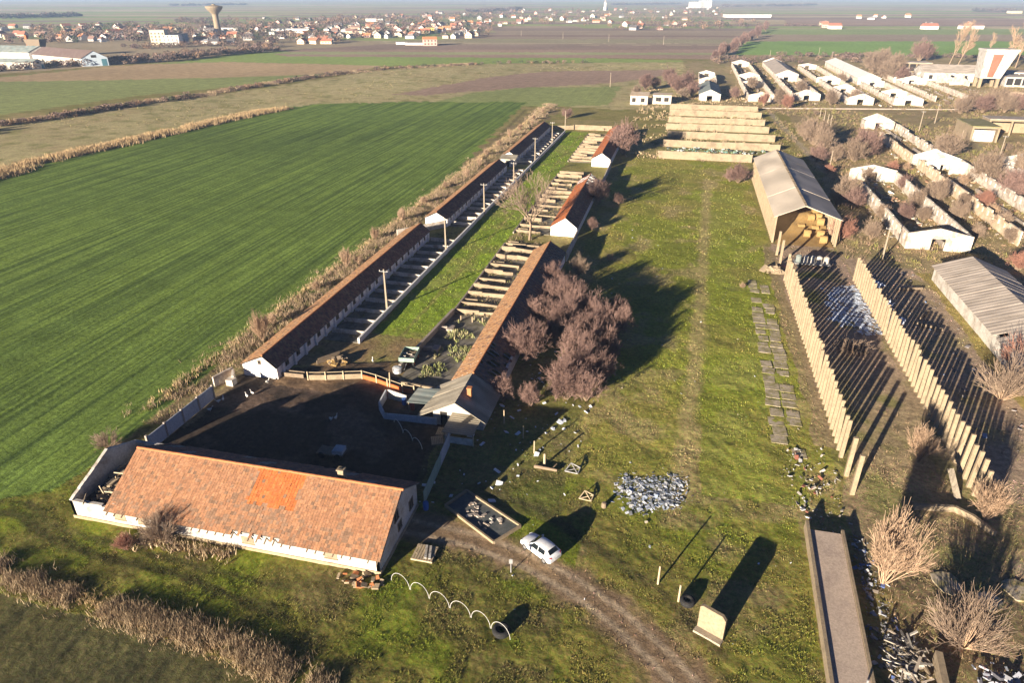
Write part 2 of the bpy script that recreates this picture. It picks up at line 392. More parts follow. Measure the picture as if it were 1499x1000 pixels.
def zone_eval(X, Y):
    """albedo, wheat-row mask and growth mask at site points"""
    dist = np.hypot(X, Y)
    # ragged edges
    wob = np.clip(dist * 0.012, 0.3, 3.0)
    x = X + (fbm(X, Y, 6, 3) - 0.5) * 2 * wob; y = Y + (fbm(X, Y, 6, 9) - 0.5) * 2 * wob
    wx = X * _cy + Y * _sy; wy = -X * _sy + Y * _cy     # along the drone's heading
    col = np.zeros(X.shape + (3,)); col[:] = (0.22, 0.19, 0.07)
    wheat = np.zeros(X.shape); grow = np.ones(X.shape)
    def put(mask, c, a=1.0):
        k = (mask * a)[..., None]
        col[:] = col * (1 - k) + np.array(c) * k
    # far plain: long strip fields
    far = wy > 640
    wx2 = wx + wy * 0.06
    row = np.floor((wy + wx * 0.02) / 85); blk = np.floor(wx2 / 650 + _hash(row, row * 0, 5) * 7)
    h = _hash(row, blk, 21)
    pal = np.array([(0.2,0.15,0.1),(0.17,0.19,0.07),(0.24,0.19,0.11),(0.16,0.12,0.09),(0.15,0.19,0.06),(0.2,0.18,0.09),(0.26,0.21,0.13)])
    idx = np.clip((h * len(pal)).astype(int), 0, len(pal) - 1)
    col[far] = pal[idx[far]]; grow[far] = 0.2
    col[far] *= 1.75
    for poly, c, w, gr in ZONES:
        m = inpoly(x, y, poly).astype(float)
        put(m, c); wheat = wheat * (1 - m) + w * m; grow = grow * (1 - m) + gr * m
    # ------- the yard and its surroundings
    n1 = fbm(X, Y, 14, 31); n2 = fbm(X, Y, 5, 41); n3 = fbm(X, Y, 2.0, 51)
    rough = (grow > 0.7) & (dist < 700)
    # greener and drier patches in all rough growth
    put(rough * np.clip((n1 - 0.5) * 6, 0, 1), STRAW, 0.42)
    put(rough * np.clip((0.47 - n2) * 6, 0, 1), (0.15, 0.165, 0.04), np.where(x > 34, .3, .55))
    yard = (x > -17) & (x < 20.5) & (y > 30) & (y < 226)
    put(yard.astype(float), (0.25, 0.22, 0.06))
    put(yard * np.clip((n1 - 0.46) * 7, 0, 1), (0.2, 0.225, 0.03), 0.75)
    put(yard * np.clip((n2 - 0.55) * 7, 0, 1), (0.3, 0.235, 0.12), 0.7)
    put(yard * np.clip((0.44 - n2) * 6, 0, 1), (0.16, 0.175, 0.03), 0.6)
    gr = (x > 6) & (x < 17) & (y > 60) & (y < 190)
    put(gr * np.clip((n2 - 0.38) * 5, 0, 1), (0.21, 0.245, 0.03), 0.6)
    front = (y > 28) & (y < 60) & (x < -5) & (x > -75) & (wheat < 0.5)
    put(front.astype(float), (0.19, 0.175, 0.045))
    put(front * np.clip((n2 - 0.5) * 7, 0, 1), (0.18, 0.22, 0.025), 0.75)
    put(front * np.clip((0.46 - n2) * 6, 0, 1), (0.2, 0.155, 0.08), 0.6)
    # bright lawn strip between the two rows of barns
    strip = (x > -43.6) & (x < -33.2) & (y > 88) & (y < 270)
    put(strip.astype(float), (0.18, 0.24, 0.03)); put(strip * np.clip((n2 - 0.5) * 6, 0, 1), (0.22, 0.21, 0.07), 0.6)
    # mud of the farmyard
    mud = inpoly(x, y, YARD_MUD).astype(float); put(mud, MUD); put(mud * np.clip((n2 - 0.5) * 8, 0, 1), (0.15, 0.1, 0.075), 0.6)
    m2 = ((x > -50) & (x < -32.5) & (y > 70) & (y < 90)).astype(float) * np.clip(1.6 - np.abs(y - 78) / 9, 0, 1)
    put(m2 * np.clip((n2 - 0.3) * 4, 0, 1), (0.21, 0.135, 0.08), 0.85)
    grow = grow * (1 - mud) * (1 - m2 * 0.8)
    # dirt tracks
    def trk(key, w, c, a, soft=0.7):
        d = near_line(X, Y, LINES[key]) + (n3 - 0.5) * w * 1.2
        put(np.clip((w - d) / (w * soft), 0, 1), c, a)
        return np.clip((w - d) / (w * soft), 0, 1)
    k = trk('track', 2.7, (0.29, 0.195, 0.125), 0.97, .5); grow = grow * (1 - 0.9 * k)
    d = np.abs(near_line(X, Y, LINES['track']) - 0.85)
    put(np.clip((0.5 - d) / 0.35, 0, 1), (0.46, 0.35, 0.25), 0.85)
    trk('rut1', 0.9, (0.1, 0.085, 0.04), 0.75)
    trk('yardline', 1.6, (0.36, 0.28, 0.14), 0.75); trk('yardline2', 1.1, (0.32, 0.25, 0.12), 0.55)
    trk('rut2', 0.8, (0.07, 0.065, 0.025), 0.85); trk('rut3', 0.6, (0.08, 0.075, 0.03), 0.7)
    k = trk('roadR', 1.8, (0.36, 0.3, 0.22), 0.8); grow = grow * (1 - 0.8 * k)
    trk('roadR2', 1.6, (0.32, 0.27, 0.18), 0.6)
    trk('pathA', 0.5, (0.22, 0.17, 0.08), 0.5)
    trk('fieldedge', 1.0, (0.06, 0.055, 0.03), 0.6)
    k = trk('ditch1', 6, (0.1, 0.07, 0.045), 0.6)
    # strip of scrub between field and barns
    sc = ((x > -66) & (x < -55) & (y > 58) & (y < 330) & (wheat < 0.5)).astype(float)
    put(sc, (0.2, 0.15, 0.09), 0.8)
    # bare dirt beside and between the concrete posts
    b = ((X > 19.4 + (n2 - .5) * 2) & (X < 21.6) & (Y > 72) & (Y < 145)).astype(float); put(b, (0.27, 0.2, 0.125), 0.8)
    b = ((x > 21.5) & (x < 33.8) & (y > 80) & (y < 148)).astype(float)
    put(b * np.clip((y - 78) / 22, 0, 1) * np.clip((n2 - 0.25) * 4, 0, 1), (0.33, 0.24, 0.18), 0.9)
    b = ((x > 34.2) & (x < 46.5) & (y > 66) & (y < 142)).astype(float); put(b * np.clip((n2 - 0.25) * 4, 0, 1), (0.33, 0.245, 0.18), 0.85)
    b = ((x > 46.3) & (x < 49.5) & (y > 80) & (y < 136)).astype(float); put(b, (0.26, 0.21, 0.07), 0.8)
    b = ((x > 15.5) & (x < 60) & (y > 28) & (y < 62)).astype(float)
    put(b * np.clip((n1 - 0.42) * 6, 0, 1), (0.24, 0.18, 0.11), 0.75)
    b = ((x > 34) & (x < 70) & (y > 40) & (y < 62)).astype(float); put(b * np.clip((n2 - 0.45) * 8, 0, 1), (0.33, 0.26, 0.19), 0.8)
    sil = ((x > -6) & (x < 34) & (y > 228) & (y < 336)).astype(float); put(sil, (0.2, 0.18, 0.08), 0.7)
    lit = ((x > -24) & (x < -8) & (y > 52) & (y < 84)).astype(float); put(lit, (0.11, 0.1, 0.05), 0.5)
    rows_ = (X > 20.5) & (X < 46.5) & (Y > 70) & (Y < 148); grow[rows_] *= .25
    vignette = np.clip((64 - Y) / 14, 0, 1) * (wheat < .3); col *= (1 - .26 * vignette)[..., None]  # near ground darkened in its colour, standing in for lens vignette and view angle
    sel = (dist < 260) & (wheat < .3) & (X < 21); col[sel] *= np.array([.97, 1.0, .97])
    # overall large-scale unevenness
    big = 0.82 + 0.36 * fbm(X, Y, 60, 61) + wheat * (fbm(X * .35, Y, 30, 67) - .5) * .4
    col *= 1.15 * big[..., None]
    return col, wheat, grow, mud

# fan-shaped sheet, fine near the camera and coarse at the horizon
def build_ground():
    rs = [6.0]
    while rs[-1] < 300: rs.append(rs[-1] * (1.0045 if rs[-1] > 26 else 1.05))
    while rs[-1] < 12000: rs.append(rs[-1] * 1.009)
    rs = np.array(rs); th = np.concatenate([np.linspace(R(-100), R(-49), 70)[:-1], np.linspace(R(-49), R(49), 716), np.linspace(R(49), R(100), 70)[1:]])
    TH, RR = np.meshgrid(th, rs)
    a = YAW - TH
    X = -RR * np.sin(a); Y = RR * np.cos(a)
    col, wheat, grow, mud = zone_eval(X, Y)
    near = np.clip((260 - RR) / 120, 0, 1)
    Z = near * grow * ((fbm(X, Y, 2.4, 71) - 0.5) * 0.22 + (fbm(X, Y, 0.8, 77, 2) - 0.5) * 0.1) - 0.03
    Z += near * mud * (fbm(X, Y, 1.5, 79) - 0.5) * 0.15
    ny, nx = X.shape
    idx = np.arange(ny * nx).reshape(ny, nx)
    F = np.stack([idx[:-1, :-1], idx[:-1, 1:], idx[1:, 1:], idx[1:, :-1]], -1).reshape(-1, 4)[:, ::-1]
    V = np.stack([X, Y, Z], -1).reshape(-1, 3)
    t = NT('ground_cover')
    c = t.attr('Col'); mk = t.n('ShaderNodeAttribute', attribute_name='mask')
    sp = t.n('ShaderNodeSeparateColor'); t.l(mk.outputs['Color'], sp.inputs[0])
    co = t.coord('World')
    fine = t.noise(1.6, 8, 0.75, co, 0.2)
    c = t.mix(c, t.ramp(fine, [(0.28, 0.4), (0.5, 0.95), (0.72, 1.6)]), 1.0, 'MULTIPLY')
    mid = t.noise(0.22, 5, 0.6, co)
    c = t.mix(c, t.ramp(mid, [(0.3, 0.8), (0.7, 1.2)]), 1.0, 'MULTIPLY')
    # blades greener or drier at random
    hue = t.ramp(t.noise(3.5, 4, 0.6, co), [(0.3, (0.8, 1.08, 0.75)), (0.7, (1.25, 0.98, 1.15))])
    c = t.mix(c, t.mix((1, 1, 1), hue, sp.outputs['Green']), 1.0, 'MULTIPLY')
    # drill rows and tramlines of the sown field, running along the barns
    r1 = t.noise(1.0, 3, 0.6, t.coord('World', (1.25, 0.014, 0.03)))
    r2 = t.noise(1.0, 2, 0.5, t.coord('World', (0.28, 0.006, 0.01)))
    rows = t.mix(t.ramp(r1, [(0.36, (0.55, 0.58, 0.66)), (0.6, (1.22, 1.2, 1.1))]), t.ramp(r2, [(0.32, (0.84, 0.86, 0.9)), (0.66, (1.12, 1.1, 1.05))]), 1.0, 'MULTIPLY')
    c = t.mix(c, t.mix((1, 1, 1), rows, sp.outputs['Red']), 1.0, 'MULTIPLY')
    h = t.math('ADD', t.math('MULTIPLY', fine, 1.0), t.math('MULTIPLY', r1, t.math('MULTIPLY', sp.outputs['Red'], 0.6)))
    t.bump(h, 0.7, 0.14)
    mat = t.done(c, 0.97, 0.05)
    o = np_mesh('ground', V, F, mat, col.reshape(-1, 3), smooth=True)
    at = o.data.color_attributes.new('mask', 'FLOAT_COLOR', 'POINT')
    m4 = np.ones((ny * nx, 4), np.float32); m4[:, 0] = wheat.ravel(); m4[:, 1] = grow.ravel(); m4[:, 2] = 0
    at.data.foreach_set('color', m4.ravel())
    tag(o, kind='structure')
build_ground()

# ------------------------------------------------------------------ scattered growth (stuff)
def blades(P, H, W, C, lean=0.6, k=3, spread=0.25):
    """k thin triangles per tuft -> vertices, faces, colours"""
    n = len(P); P = np.repeat(P, k, 0); H = np.repeat(H, k); W = np.repeat(W, k); C = np.repeat(C, k, 0)
    m = n * k
    a = NR.uniform(0, 2 * np.pi, m); b = NR.uniform(0, 2 * np.pi, m)
    base = P + np.stack([np.cos(b), np.sin(b), np.zeros(m)], 1) * (H * spread * NR.uniform(0, 1, m))[:, None]
    side = np.stack([np.cos(a), np.sin(a), np.zeros(m)], 1) * W[:, None] * 0.5
    l = NR.uniform(0, lean, m) * H; d = NR.uniform(0, 2 * np.pi, m)
    tip = base + np.stack([np.cos(d) * l, np.sin(d) * l, H * NR.uniform(0.6, 1.1, m)], 1)
    V = np.stack([base - side, base + side, tip], 1).reshape(-1, 3)
    C = np.repeat(C * NR.uniform(0.7, 1.3, m)[:, None], 3, 0)
    return V, np.arange(m * 3).reshape(-1, 3), C

def along(pts, n, width):
    """random points in a band round a polyline"""
    p = np.array(pts, float); seg = np.diff(p, axis=0); L = np.hypot(seg[:, 0], seg[:, 1]); cs = np.concatenate([[0], np.cumsum(L)])
    s = NR.uniform(0, cs[-1], n); i = np.clip(np.searchsorted(cs, s) - 1, 0, len(L) - 1); f = (s - cs[i]) / L[i]
    q = p[i] + seg[i] * f[:, None]; nn = np.stack([-seg[i, 1], seg[i, 0]], 1) / L[i][:, None]
    w = np.interp(s / cs[-1], np.linspace(0, 1, len(width)), width) if isinstance(width, (list, tuple)) else width
    q = q + nn * (NR.normal(0, 0.45, n) * w)[:, None]
    return np.column_stack([q, np.zeros(n) - 0.02])

def pal(n, cols):
    return np.array(cols)[NR.integers(0, len(cols), n)]

def patchy(P, scale, thr, seed):
    """keep points where a noise is high, so growth comes in clumps"""
    k = fbm(P[:, 0], P[:, 1], scale, seed, 3) > thr
    return P[k]

FOOT = [(-57.5, -40, 70, 270), (-33.5, -17.5, 63, 270), (-56, -21, 41, 52.5), (20.5, 35.5, 147, 207), (48, 62, 80, 134), (15.2, 20.2, 36, 58)]
def clear(P):
    ok = np.ones(len(P), bool)
    for a, b, c, d in FOOT: ok &= ~((P[:, 0] > a) & (P[:, 0] < b) & (P[:, 1] > c) & (P[:, 1] < d))
    return ok

def grass_tufts():
    n = 260000
    r = 30 * np.exp(NR.uniform(0, math.log(9), n)); th = NR.uniform(R(-45), R(45), n); a = YAW - th
    X = -r * np.sin(a); Y = r * np.cos(a)
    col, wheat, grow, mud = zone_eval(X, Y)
    keep = (wheat < 0.3) & (NR.uniform(0, 1, n) < grow) & (fbm(X, Y, 1.6, 91, 2) > 0.42)
    P = np.column_stack([X, Y, np.zeros(n) - 0.04]); keep &= clear(P)
    inner = (X > -43) & (X < -34) & (Y > 90) & (Y < 265) & (NR.uniform(0, 1, n) < 0.5)
    keep |= inner
    P = P[keep]; c = col[keep] * NR.uniform(.8, 1.25, (int(keep.sum()), 1)) * np.where(NR.uniform(0, 1, (int(keep.sum()), 1)) < .3, np.array([[1.12, .95, 1.2]]), np.array([[.95, 1.0, .9]])); m = len(P)
    H = NR.uniform(0.07, 0.19, m) * np.clip(r[keep] / 75, 1, 2.0)
    V, F, C = blades(P, H * .8, H * 0.4, c, 1.5, 2, 1.0)
    tag(np_mesh('meadow_grass', V, F, M['weed'], C), 'rough olive green grass growing over the yard', 'grass', kind='stuff')
grass_tufts()

DRY = [(0.4, 0.3, 0.19), (0.32, 0.235, 0.15), (0.46, 0.36, 0.23), (0.26, 0.19, 0.12)]
REED = [(0.5, 0.37, 0.2), (0.42, 0.3, 0.17), (0.36, 0.26, 0.15)]
PINK = [(0.4, 0.295, 0.2), (0.32, 0.23, 0.16), (0.45, 0.34, 0.22), (0.26, 0.19, 0.13), (.2, .19, .07)]
def weeds(name, label, P, h, c, w=0.12, k=5, lean=0.5, spread=0.5):
    H = NR.uniform(h[0], h[1], len(P))
    V, F, C = blades(P, H, H * w, pal(len(P), c), lean, k, spread)
    return tag(np_mesh(name, V, F, M['weed'], C), label, 'weeds', kind='stuff')

# brown weeds at the edge of the lower field
P = along(GP([(-120,795),(0,838),(90,868),(200,905),(300,935),(380,968),(480,1020)]), 7000, 1.5)
P = patchy(P, 3, 0.44, 101)
weeds('dry_weeds', 'tall brown dry weeds along the edge of the lower field', P, (0.25, 0.8), DRY, 0.06, 7, 0.7, 0.8)
P = along(GP([(30,845),(150,888),(260,930),(400,990)]), 1200, 0.8)
weeds('pale_grass', 'pale dry grass fringe below the brown weeds', P, (0.2, 0.45), REED, 0.1, 5)
# scrub between the sown field and the left barns
line = [(-60.5, 58), (-60, 80), (-59.5, 110), (-59.5, 150), (-60.5, 200), (-60, 250), (-60.5, 300), (-62, 340)]
P = patchy(along(line, 13000, 3.6), 4, 0.42, 103); P = P[(P[:, 0] < -56.3)]
weeds('scrub', 'pinkish brown scrub and brambles between the sown field and the barns', P, (0.3, 1.0), PINK, 0.07, 7, 0.8, 0.8)
P = along([(-62, 62), (-61.5, 150), (-62, 300)], 2000, 1.2)
weeds('straw_grass', 'straw coloured dead grass along the sown field', P, (0.3, 0.8), REED, 0.14, 4)
# reeds along the ditches
for key, n, w, h, c in (('ditch2', 6500, 4.5, (0.6, 1.7), REED), ('ditch1', 8000, 6, (0.5, 1.5), DRY + [(.2,.14,.1),(.16,.11,.08)])):
    P = patchy(along(LINES[key], n, w), 14, 0.38, 105)
    weeds('reeds', 'pale reeds along the near ditch' if key == 'ditch2' else 'dark reeds along the far ditch', P, h, c, 0.14, 8, 0.6, 1.2)
n = 16000
P = np.column_stack([NR.uniform(-330, 40, n), NR.uniform(230, 640, n), np.zeros(n)])
k = inpoly(P[:, 0], P[:, 1], GP([(-100,280),(-100,200),(150,160),(420,126),(560,104),(700,95),(1000,92),(1010,110),(760,126),(600,145),(470,150),(415,156),(230,195),(60,235)])); k &= zone_eval(P[:, 0], P[:, 1])[1] < 0.1
P = patchy(P[k], 12, 0.46, 107)
weeds('meadow_weeds', 'tufted dry meadow beside the ditch', P, (0.2, 0.6), [(.3,.24,.13),(.25,.2,.11),(.26,.24,.1)], 0.25, 6, 0.8, 1.6)
# brush among the ruins
n = 36000
P = np.column_stack([NR.uniform(34, 240, n), NR.uniform(140, 600, n), np.zeros(n)])
P = P[(P[:, 0] < 45 + 0.36 * P[:, 1]) & clear(P)]; P = patchy(P, 16, 0.45, 109)
weeds('brushwood', 'tangled dry brush among the roofless barns', P, (0.3, 1.1), [(.3,.21,.13),(.24,.17,.11),(.2,.14,.1),(.24,.21,.08),(.2,.2,.06)], 0.12, 8, 0.8, 1.0)
n = 5000
P = np.column_stack([NR.uniform(-20, 34, n), NR.uniform(226, 420, n), np.zeros(n)]); P = patchy(P[clear(P)], 9, 0.5, 111)
weeds('rank_grass', 'rank dry grass round the silage walls', P, (0.3, 0.9), DRY + [(0.2, 0.18, 0.07)], 0.3, 5, 0.7, 0.8)
n = 3000
P = np.column_stack([NR.uniform(18, 62, n), NR.uniform(34, 82, n), np.zeros(n)]); P = patchy(P[clear(P)], 5, 0.5, 113)
weeds('dead_stalks', 'dead stalks between the concrete posts and the ramp', P, (0.2, 0.6), [(.3,.21,.13),(.24,.17,.11),(.22,.2,.08)], 0.08, 6, 0.7, 0.8)
P = along(GP([(170,790),(250,800),(340,815)]), 240, 0.9)
weeds('wall_weeds', 'brown weeds under the long white wall', P, (0.3, 0.9), DRY, 0.14, 6, 0.6, 0.6)
# ------------------------------------------------------------------ building kit
TERRA = [(0.35,0.18,0.095),(0.325,0.165,0.09),(0.37,0.195,0.108),(0.3,0.152,0.085),(0.34,0.18,0.1),(0.29,0.15,0.085)]
TERRA_N = [(0.47,0.145,0.045),(0.44,0.135,0.042),(0.49,0.16,0.055),(0.41,0.13,0.045)]
TERRA_LIT = [(0.5,0.28,0.13),(0.45,0.24,0.115),(0.47,0.29,0.16),(0.4,0.22,0.115)]  # sunward barn slopes, sunlight put into the tile colours
TERRA_SHADE = [(0.2,0.1,0.075),(0.16,0.085,0.065),(0.24,0.12,0.08),(0.13,0.075,0.06)]  # slopes turned from the sun, their shade put into the tile colours

def tiled(mb, e0, e1, r0, tw, th, cols, m=0, hole=None, lift=0.05, moss=None, under=1):
    """courses of single clay tiles from the eave e0-e1 up to the ridge r0"""
    e0, e1, r0 = Vector(e0), Vector(e1), Vector(r0)
    A = e1 - e0; U = r0 - e0
    n = A.cross(U).normalized()
    if n.z < 0: n = -n
    na = max(1, round(A.length / tw)); nu = max(1, round(U.length / th))
    da, du = A / na, U / nu
    sag = random.uniform(0, 6)
    for j in range(nu):
        for i in range(na):
            if hole and hole((i + .5) / na, (j + .5) / nu): continue
            jit = random.uniform(-0.012, 0.022)
            s = n * (jit + 0.035 * math.sin(i / na * 9 + sag))
            p = e0 + da * i + du * j
            c = random.choice(cols)
            if moss:
                k = moss((i + .5) / na, (j + .5) / nu)
                if random.random() < k: k_ = random.uniform(.8, 1.15); c = (.25 * k_, .15 * k_, .095 * k_)
            f = random.uniform(0.9, 1.1); c = tuple(q * f for q in c)
            g = da * 0.03
            a0 = p + g + s + n * lift; a1 = p + da - g + s + n * lift
            b1 = p + da - g + du * 1.08 + s + n * 0.012; b0 = p + g + du * 1.08 + s + n * 0.012
            mb.face([a0, a1, b1, b0], m, c)
            mb.face([a0 - n * lift * 1.4, a1 - n * lift * 1.4, a1, a0], m, tuple(q * .8 for q in c))
    if under:
        def solid(i0, i1):
            q = [e0 + A * i0, e0 + A * i1, e0 + A * i1 + U, e0 + A * i0 + U]
            mb.hull8([k - n * 0.15 for k in q] + [k - n * 0.085 for k in q], m, (0.1, 0.075, 0.06))
        if hole is None: solid(0, 1)

def gable(mb, x0, x1, y, th, he, ha, xa=None, door=None, m=0, z0=0.0, axis='y', he2=None):
    """gable wall standing across X at y (or across Y when axis='x'), with an optional doorway (a, b, top)"""
    if xa is None: xa = (x0 + x1) / 2
    if he2 is None: he2 = he
    def top(x):
        return he + (ha - he) * (x - x0) / (xa - x0) if x <= xa else ha + (he2 - ha) * (x - xa) / (x1 - xa)
    def P(x, z): return (x, y, z) if axis == 'y' else (y, x, z)
    E = (0, th, 0) if axis == 'y' else (th, 0, 0)
    def poly(a, b, zb):
        pts = [P(a, zb), P(b, zb), P(b, top(b))]
        if a < xa < b: pts.append(P(xa, ha))
        pts.append(P(a, top(a))); return pts
    if door:
        a, b, zt = door
        mb.prism(poly(x0, a, z0), E, m); mb.prism(poly(b, x1, z0), E, m); mb.prism(poly(a, b, zt), E, m)
    else: mb.prism(poly(x0, x1, z0), E, m)

def pierced(mb, x, y0, y1, h, th=0.3, win=1.0, pitch=3.0, sill=0.9, head=None, m=0, axis='y', ragged=0.0):
    """long wall with a row of window openings: sill band, piers and lintel; ragged breaks the top"""
    if head is None: head = h - 0.35
    n = max(1, int((y1 - y0) / pitch)); p = (y1 - y0) / n
    def B(a, b, z0, z1):
        if axis == 'y': mb.box(x, x + th, a, b, z0, z1, m)
        else: mb.box(a, b, x, x + th, z0, z1, m)
    for i in range(n):
        a = y0 + i * p
        hh = h - (random.choice([0, 0, 0, random.uniform(0.2, 1.0), random.uniform(.4, 1.6)]) * ragged)
        w = win * random.uniform(0.8, 1.1); c = a + p / 2
        if hh < head + 0.1:
            B(a, a + p, 0, hh); continue
        B(a, a + p, 0, sill)
        B(a, c - w / 2, sill, head); B(c + w / 2, a + p, sill, head)
        B(a, a + p, head, hh)

def window_part(root, cx, cy, cz, w, h, face, name='window', frame=True, broken=False):
    """frame with a dark pane on a wall; face = outward axis '+x','-x','+y','-y'"""
    mb = MB(); d = 0.05
    def B(mb, a, b, z0, z1, o0, o1, m=0):
        s = 1 if face[0] == '+' else -1
        if face[1] == 'x': mb.box(cx + s * o0, cx + s * o1, cy + a, cy + b, z0, z1, m)
        else: mb.box(cx + a, cx + b, cy + s * o0, cy + s * o1, z0, z1, m)
    t = 0.09
    B(mb, -w/2 - t, -w/2, cz - h/2, cz + h/2, -.05, d); B(mb, w/2, w/2 + t, cz - h/2, cz + h/2, -.05, d)
    B(mb, -w/2 - t, w/2 + t, cz + h/2, cz + h/2 + t, -.05, d); B(mb, -w/2 - t, w/2 + t, cz - h/2 - t, cz - h/2, -.05, d + .05)
    if w > 0.7: B(mb, -.03, .03, cz - h/2, cz + h/2, -.05, d)
    f = mb.build(name, M['wood'] if frame else M['white_worn'], root)
    pm = MB(); B(pm, -w/2, w/2, cz - h/2, cz + h/2, -.04, .02)
    pm.build('pane', M['dark'], f)
    return f

# ------------------------------------------------------------------ 1 the long tiled farm building
def farm_building():
    x0, x1, y0, y1 = -55.2, -22.2, 41.7, 51.3
    yr, zr, zf, zb = 47.3, 5.2, 2.05, 2.9
    xs = -51.0
    root = thing('farm_building', 'long white farm building with a patched orange tiled roof, its left end roofless', 'building', (-38.7, 46.5, 0))
    w = MB()
    # front wall: broken top edge left of the roof, window openings walled up
    xx = x0
    while xx < x1 - 0.1:
        nx = min(x1, xx + random.uniform(0.9, 1.6))
        hh = 2.25 + random.uniform(-.12, .1) if nx < xs else 2.02 + random.choice([0, 0, -.08, .04])
        w.box(xx, nx, y0, y0 + .35, 0, hh); xx = nx
    w.box(x0 + .35, x1 - .35, y1 - .35, y1, 0, zb)
    gable(w, y0, y1, x1 - .35, .35, zf, zr - .1, yr, axis='x', he2=zb)
    # roofless left gable, its head crumbled
    yy = y0
    while yy < y1 - .05:
        ny = min(y1, yy + random.uniform(.5, .9)); mid = (yy + ny) / 2
        z = 2.25 + (4.5 - 2.25) * (mid - y0) / (yr - y0) if mid < yr else 4.5 + (2.9 - 4.5) * (mid - yr) / (y1 - yr)
        def zt(y): return 2.25 + (4.5 - 2.25) * (y - y0) / (yr - y0) if y < yr else 4.5 + (2.9 - 4.5) * (y - yr) / (y1 - yr)
        za, zb_ = zt(yy) + random.uniform(-.05, .03), zt(ny) + random.uniform(-.05, .03)
        w.hull8([(x0, yy, 0), (x0 + .35, yy, 0), (x0 + .35, ny, 0), (x0, ny, 0), (x0, yy, za), (x0 + .35, yy, za), (x0 + .35, ny, zb_), (x0, ny, zb_)]); yy = ny
    w.box(xs + .6, xs + .85, y0 + .35, y1 - .35, 0, 2.4)
    w.build('wall', M['white'], root)
    d = MB(); d.hull8([(x0 + .36, y0 + .36, 0), (xs + .55, y0 + .36, 0), (xs + .55, y1 - .36, 0), (x0 + .36, y1 - .36, 0), (x0 + .36, y0 + .36, 1.35), (xs + .55, y0 + .36, 1.9), (xs + .55, y1 - .36, 1.7), (x0 + .36, y1 - .36, 1.1)]); d.build('collapsed_ceiling', M['wood_dark'], root)
    p = MB(); p.box(x0 - .08, x1 + .08, y0 - .09, y0 - .003, -.1, .32); p.box(x1 + .003, x1 + .09, y0 - .003, y1, -.1, .32)
    p.build('plinth', M['plinth'], root)
    r = MB()
    def moss(a, b): return 0.12 + 0.25 * math.sin(a * 23 + b * 5) * math.sin(b * 9 + a * 7) + (0.25 if b < .3 else 0)
    ov = 0.35
    e0 = Vector((xs, y0 - ov, zf - .16)); ridge = Vector((xs, yr, zr + .1)); L = x1 + .25 - xs
    def nx(a): return e0 + Vector((L * a, 0, 0))
    a0, a1 = 0.483, 0.663
    def part(a, b, f0, f1, cols, ms, hole=None):
        up = ridge - e0
        s = nx(a) + up * f0; e = nx(b) + up * f0
        tiled(r, s, e, s + up * (f1 - f0), .30, .36, cols, 0, hole, .055, ms, 1)
    def eave_gap(a, b): return b < .1 and (.62 < a < .99) and math.sin(a * 40) > -.7
    part(0, a0, 0, 1, TERRA, moss)
    part(a1, 1, 0, 1, TERRA, moss)
    part(a0, a1, 0, .07, TERRA, moss, lambda a, b: math.sin(a * 30) > -.5)
    part(a0, a1, .07, .45, TERRA, lambda a, b: .5)
    # rear slope with slipped tiles
    b0 = Vector((xs, y1 + .3, zb - .1)); b1 = b0 + Vector((L, 0, 0))
    tiled(r, b0, b1, Vector((xs, yr, zr + .1)), .33, .4, TERRA_SHADE, 0, lambda a, b: (math.sin(a * 31) * math.sin(a * 13 + b * 4) > .62 and b < .8), .06)
    n = Vector((0, (zr + .1 - b0.z), (b0.y - yr))).normalized()
    r.hull8([Vector(q) - n * .09 for q in (b0, b1, (b1.x, yr, zr + .1), (b0.x, yr, zr + .1))] + [Vector(q) - n * .03 for q in (b0, b1, (b1.x, yr, zr + .1), (b0.x, yr, zr + .1))], 0, (.2, .2, .2))
    roof = r.build('roof', M['tile'], root)
    q = MB(); up = ridge - e0; s = nx(a0) + up * .45; tiled(q, s, nx(a1) + up * .45, s + up * .55, .30, .36, TERRA_N, 0, lambda a, b: (a < .05 + .05 * math.sin(b * 17) or a > .95 + .05 * math.sin(b * 23)) and False, .06, lambda a, b: .05 + (.5 if (a < .07 or a > .93 or b < .1) else 0))
    tag(q.build('roof_patch', M['tile'], roof), 'brighter orange patch of newer tiles')
    c = MB()
    x = xs
    while x < x1 + .2:
        c.tube((x, yr, zr + .13), (x + .42, yr + random.uniform(-.02, .02), zr + .14 + random.uniform(-.02, .02)), .14, .12, 7); x += .4
    c.build('ridge_tiles', M['brick_orange'], roof)
    c = MB(); c.box(-28.9, -28.3, 48.0, 48.5, 4.2, 5.75); c.box(-28.98, -28.22, 47.92, 48.58, 5.753, 5.9); c.box(-28.75, -28.45, 48.12, 48.38, 5.903, 6.0, 1)
    c.build('chimney', [M['pen_wall'], M['dark']], roof)
    # rafter ends below the eave, and bare rafters over the ruined bay
    for i in range(34):
        x = xs + .4 + i * .86
        if i % 7 == 3: continue
        c = MB(); c.obox((x, y0 - .2, zf - .22), (.1, .8, .12), 0, 0, R(28)); c.build('rafter_end', M['wood'], root)
    for i in range(9):
        c = MB()
        a = Vector((random.uniform(x0 + .8, xs + 1), random.uniform(y0 + 1, y1 - 1.5), random.uniform(1.6, 2.2)))
        d = Vector((random.uniform(-1.6, 1.6), random.uniform(-2, 2), random.uniform(-.1, 1.2)))
        c.tube(a, a + d, .09, .07, 5); c.build('fallen_beam', M['wood_pale'], root)
    for y, z in ((43.2, 2.6), (45.2, 3.4), (49.2, 3.6)):
        c = MB(); c.tube((xs - .9 - random.uniform(0, .9), y, z), (xs + .2, y + .1, z + .05), .08, .08, 5); c.build('purlin_end', M['wood_pale'], root)
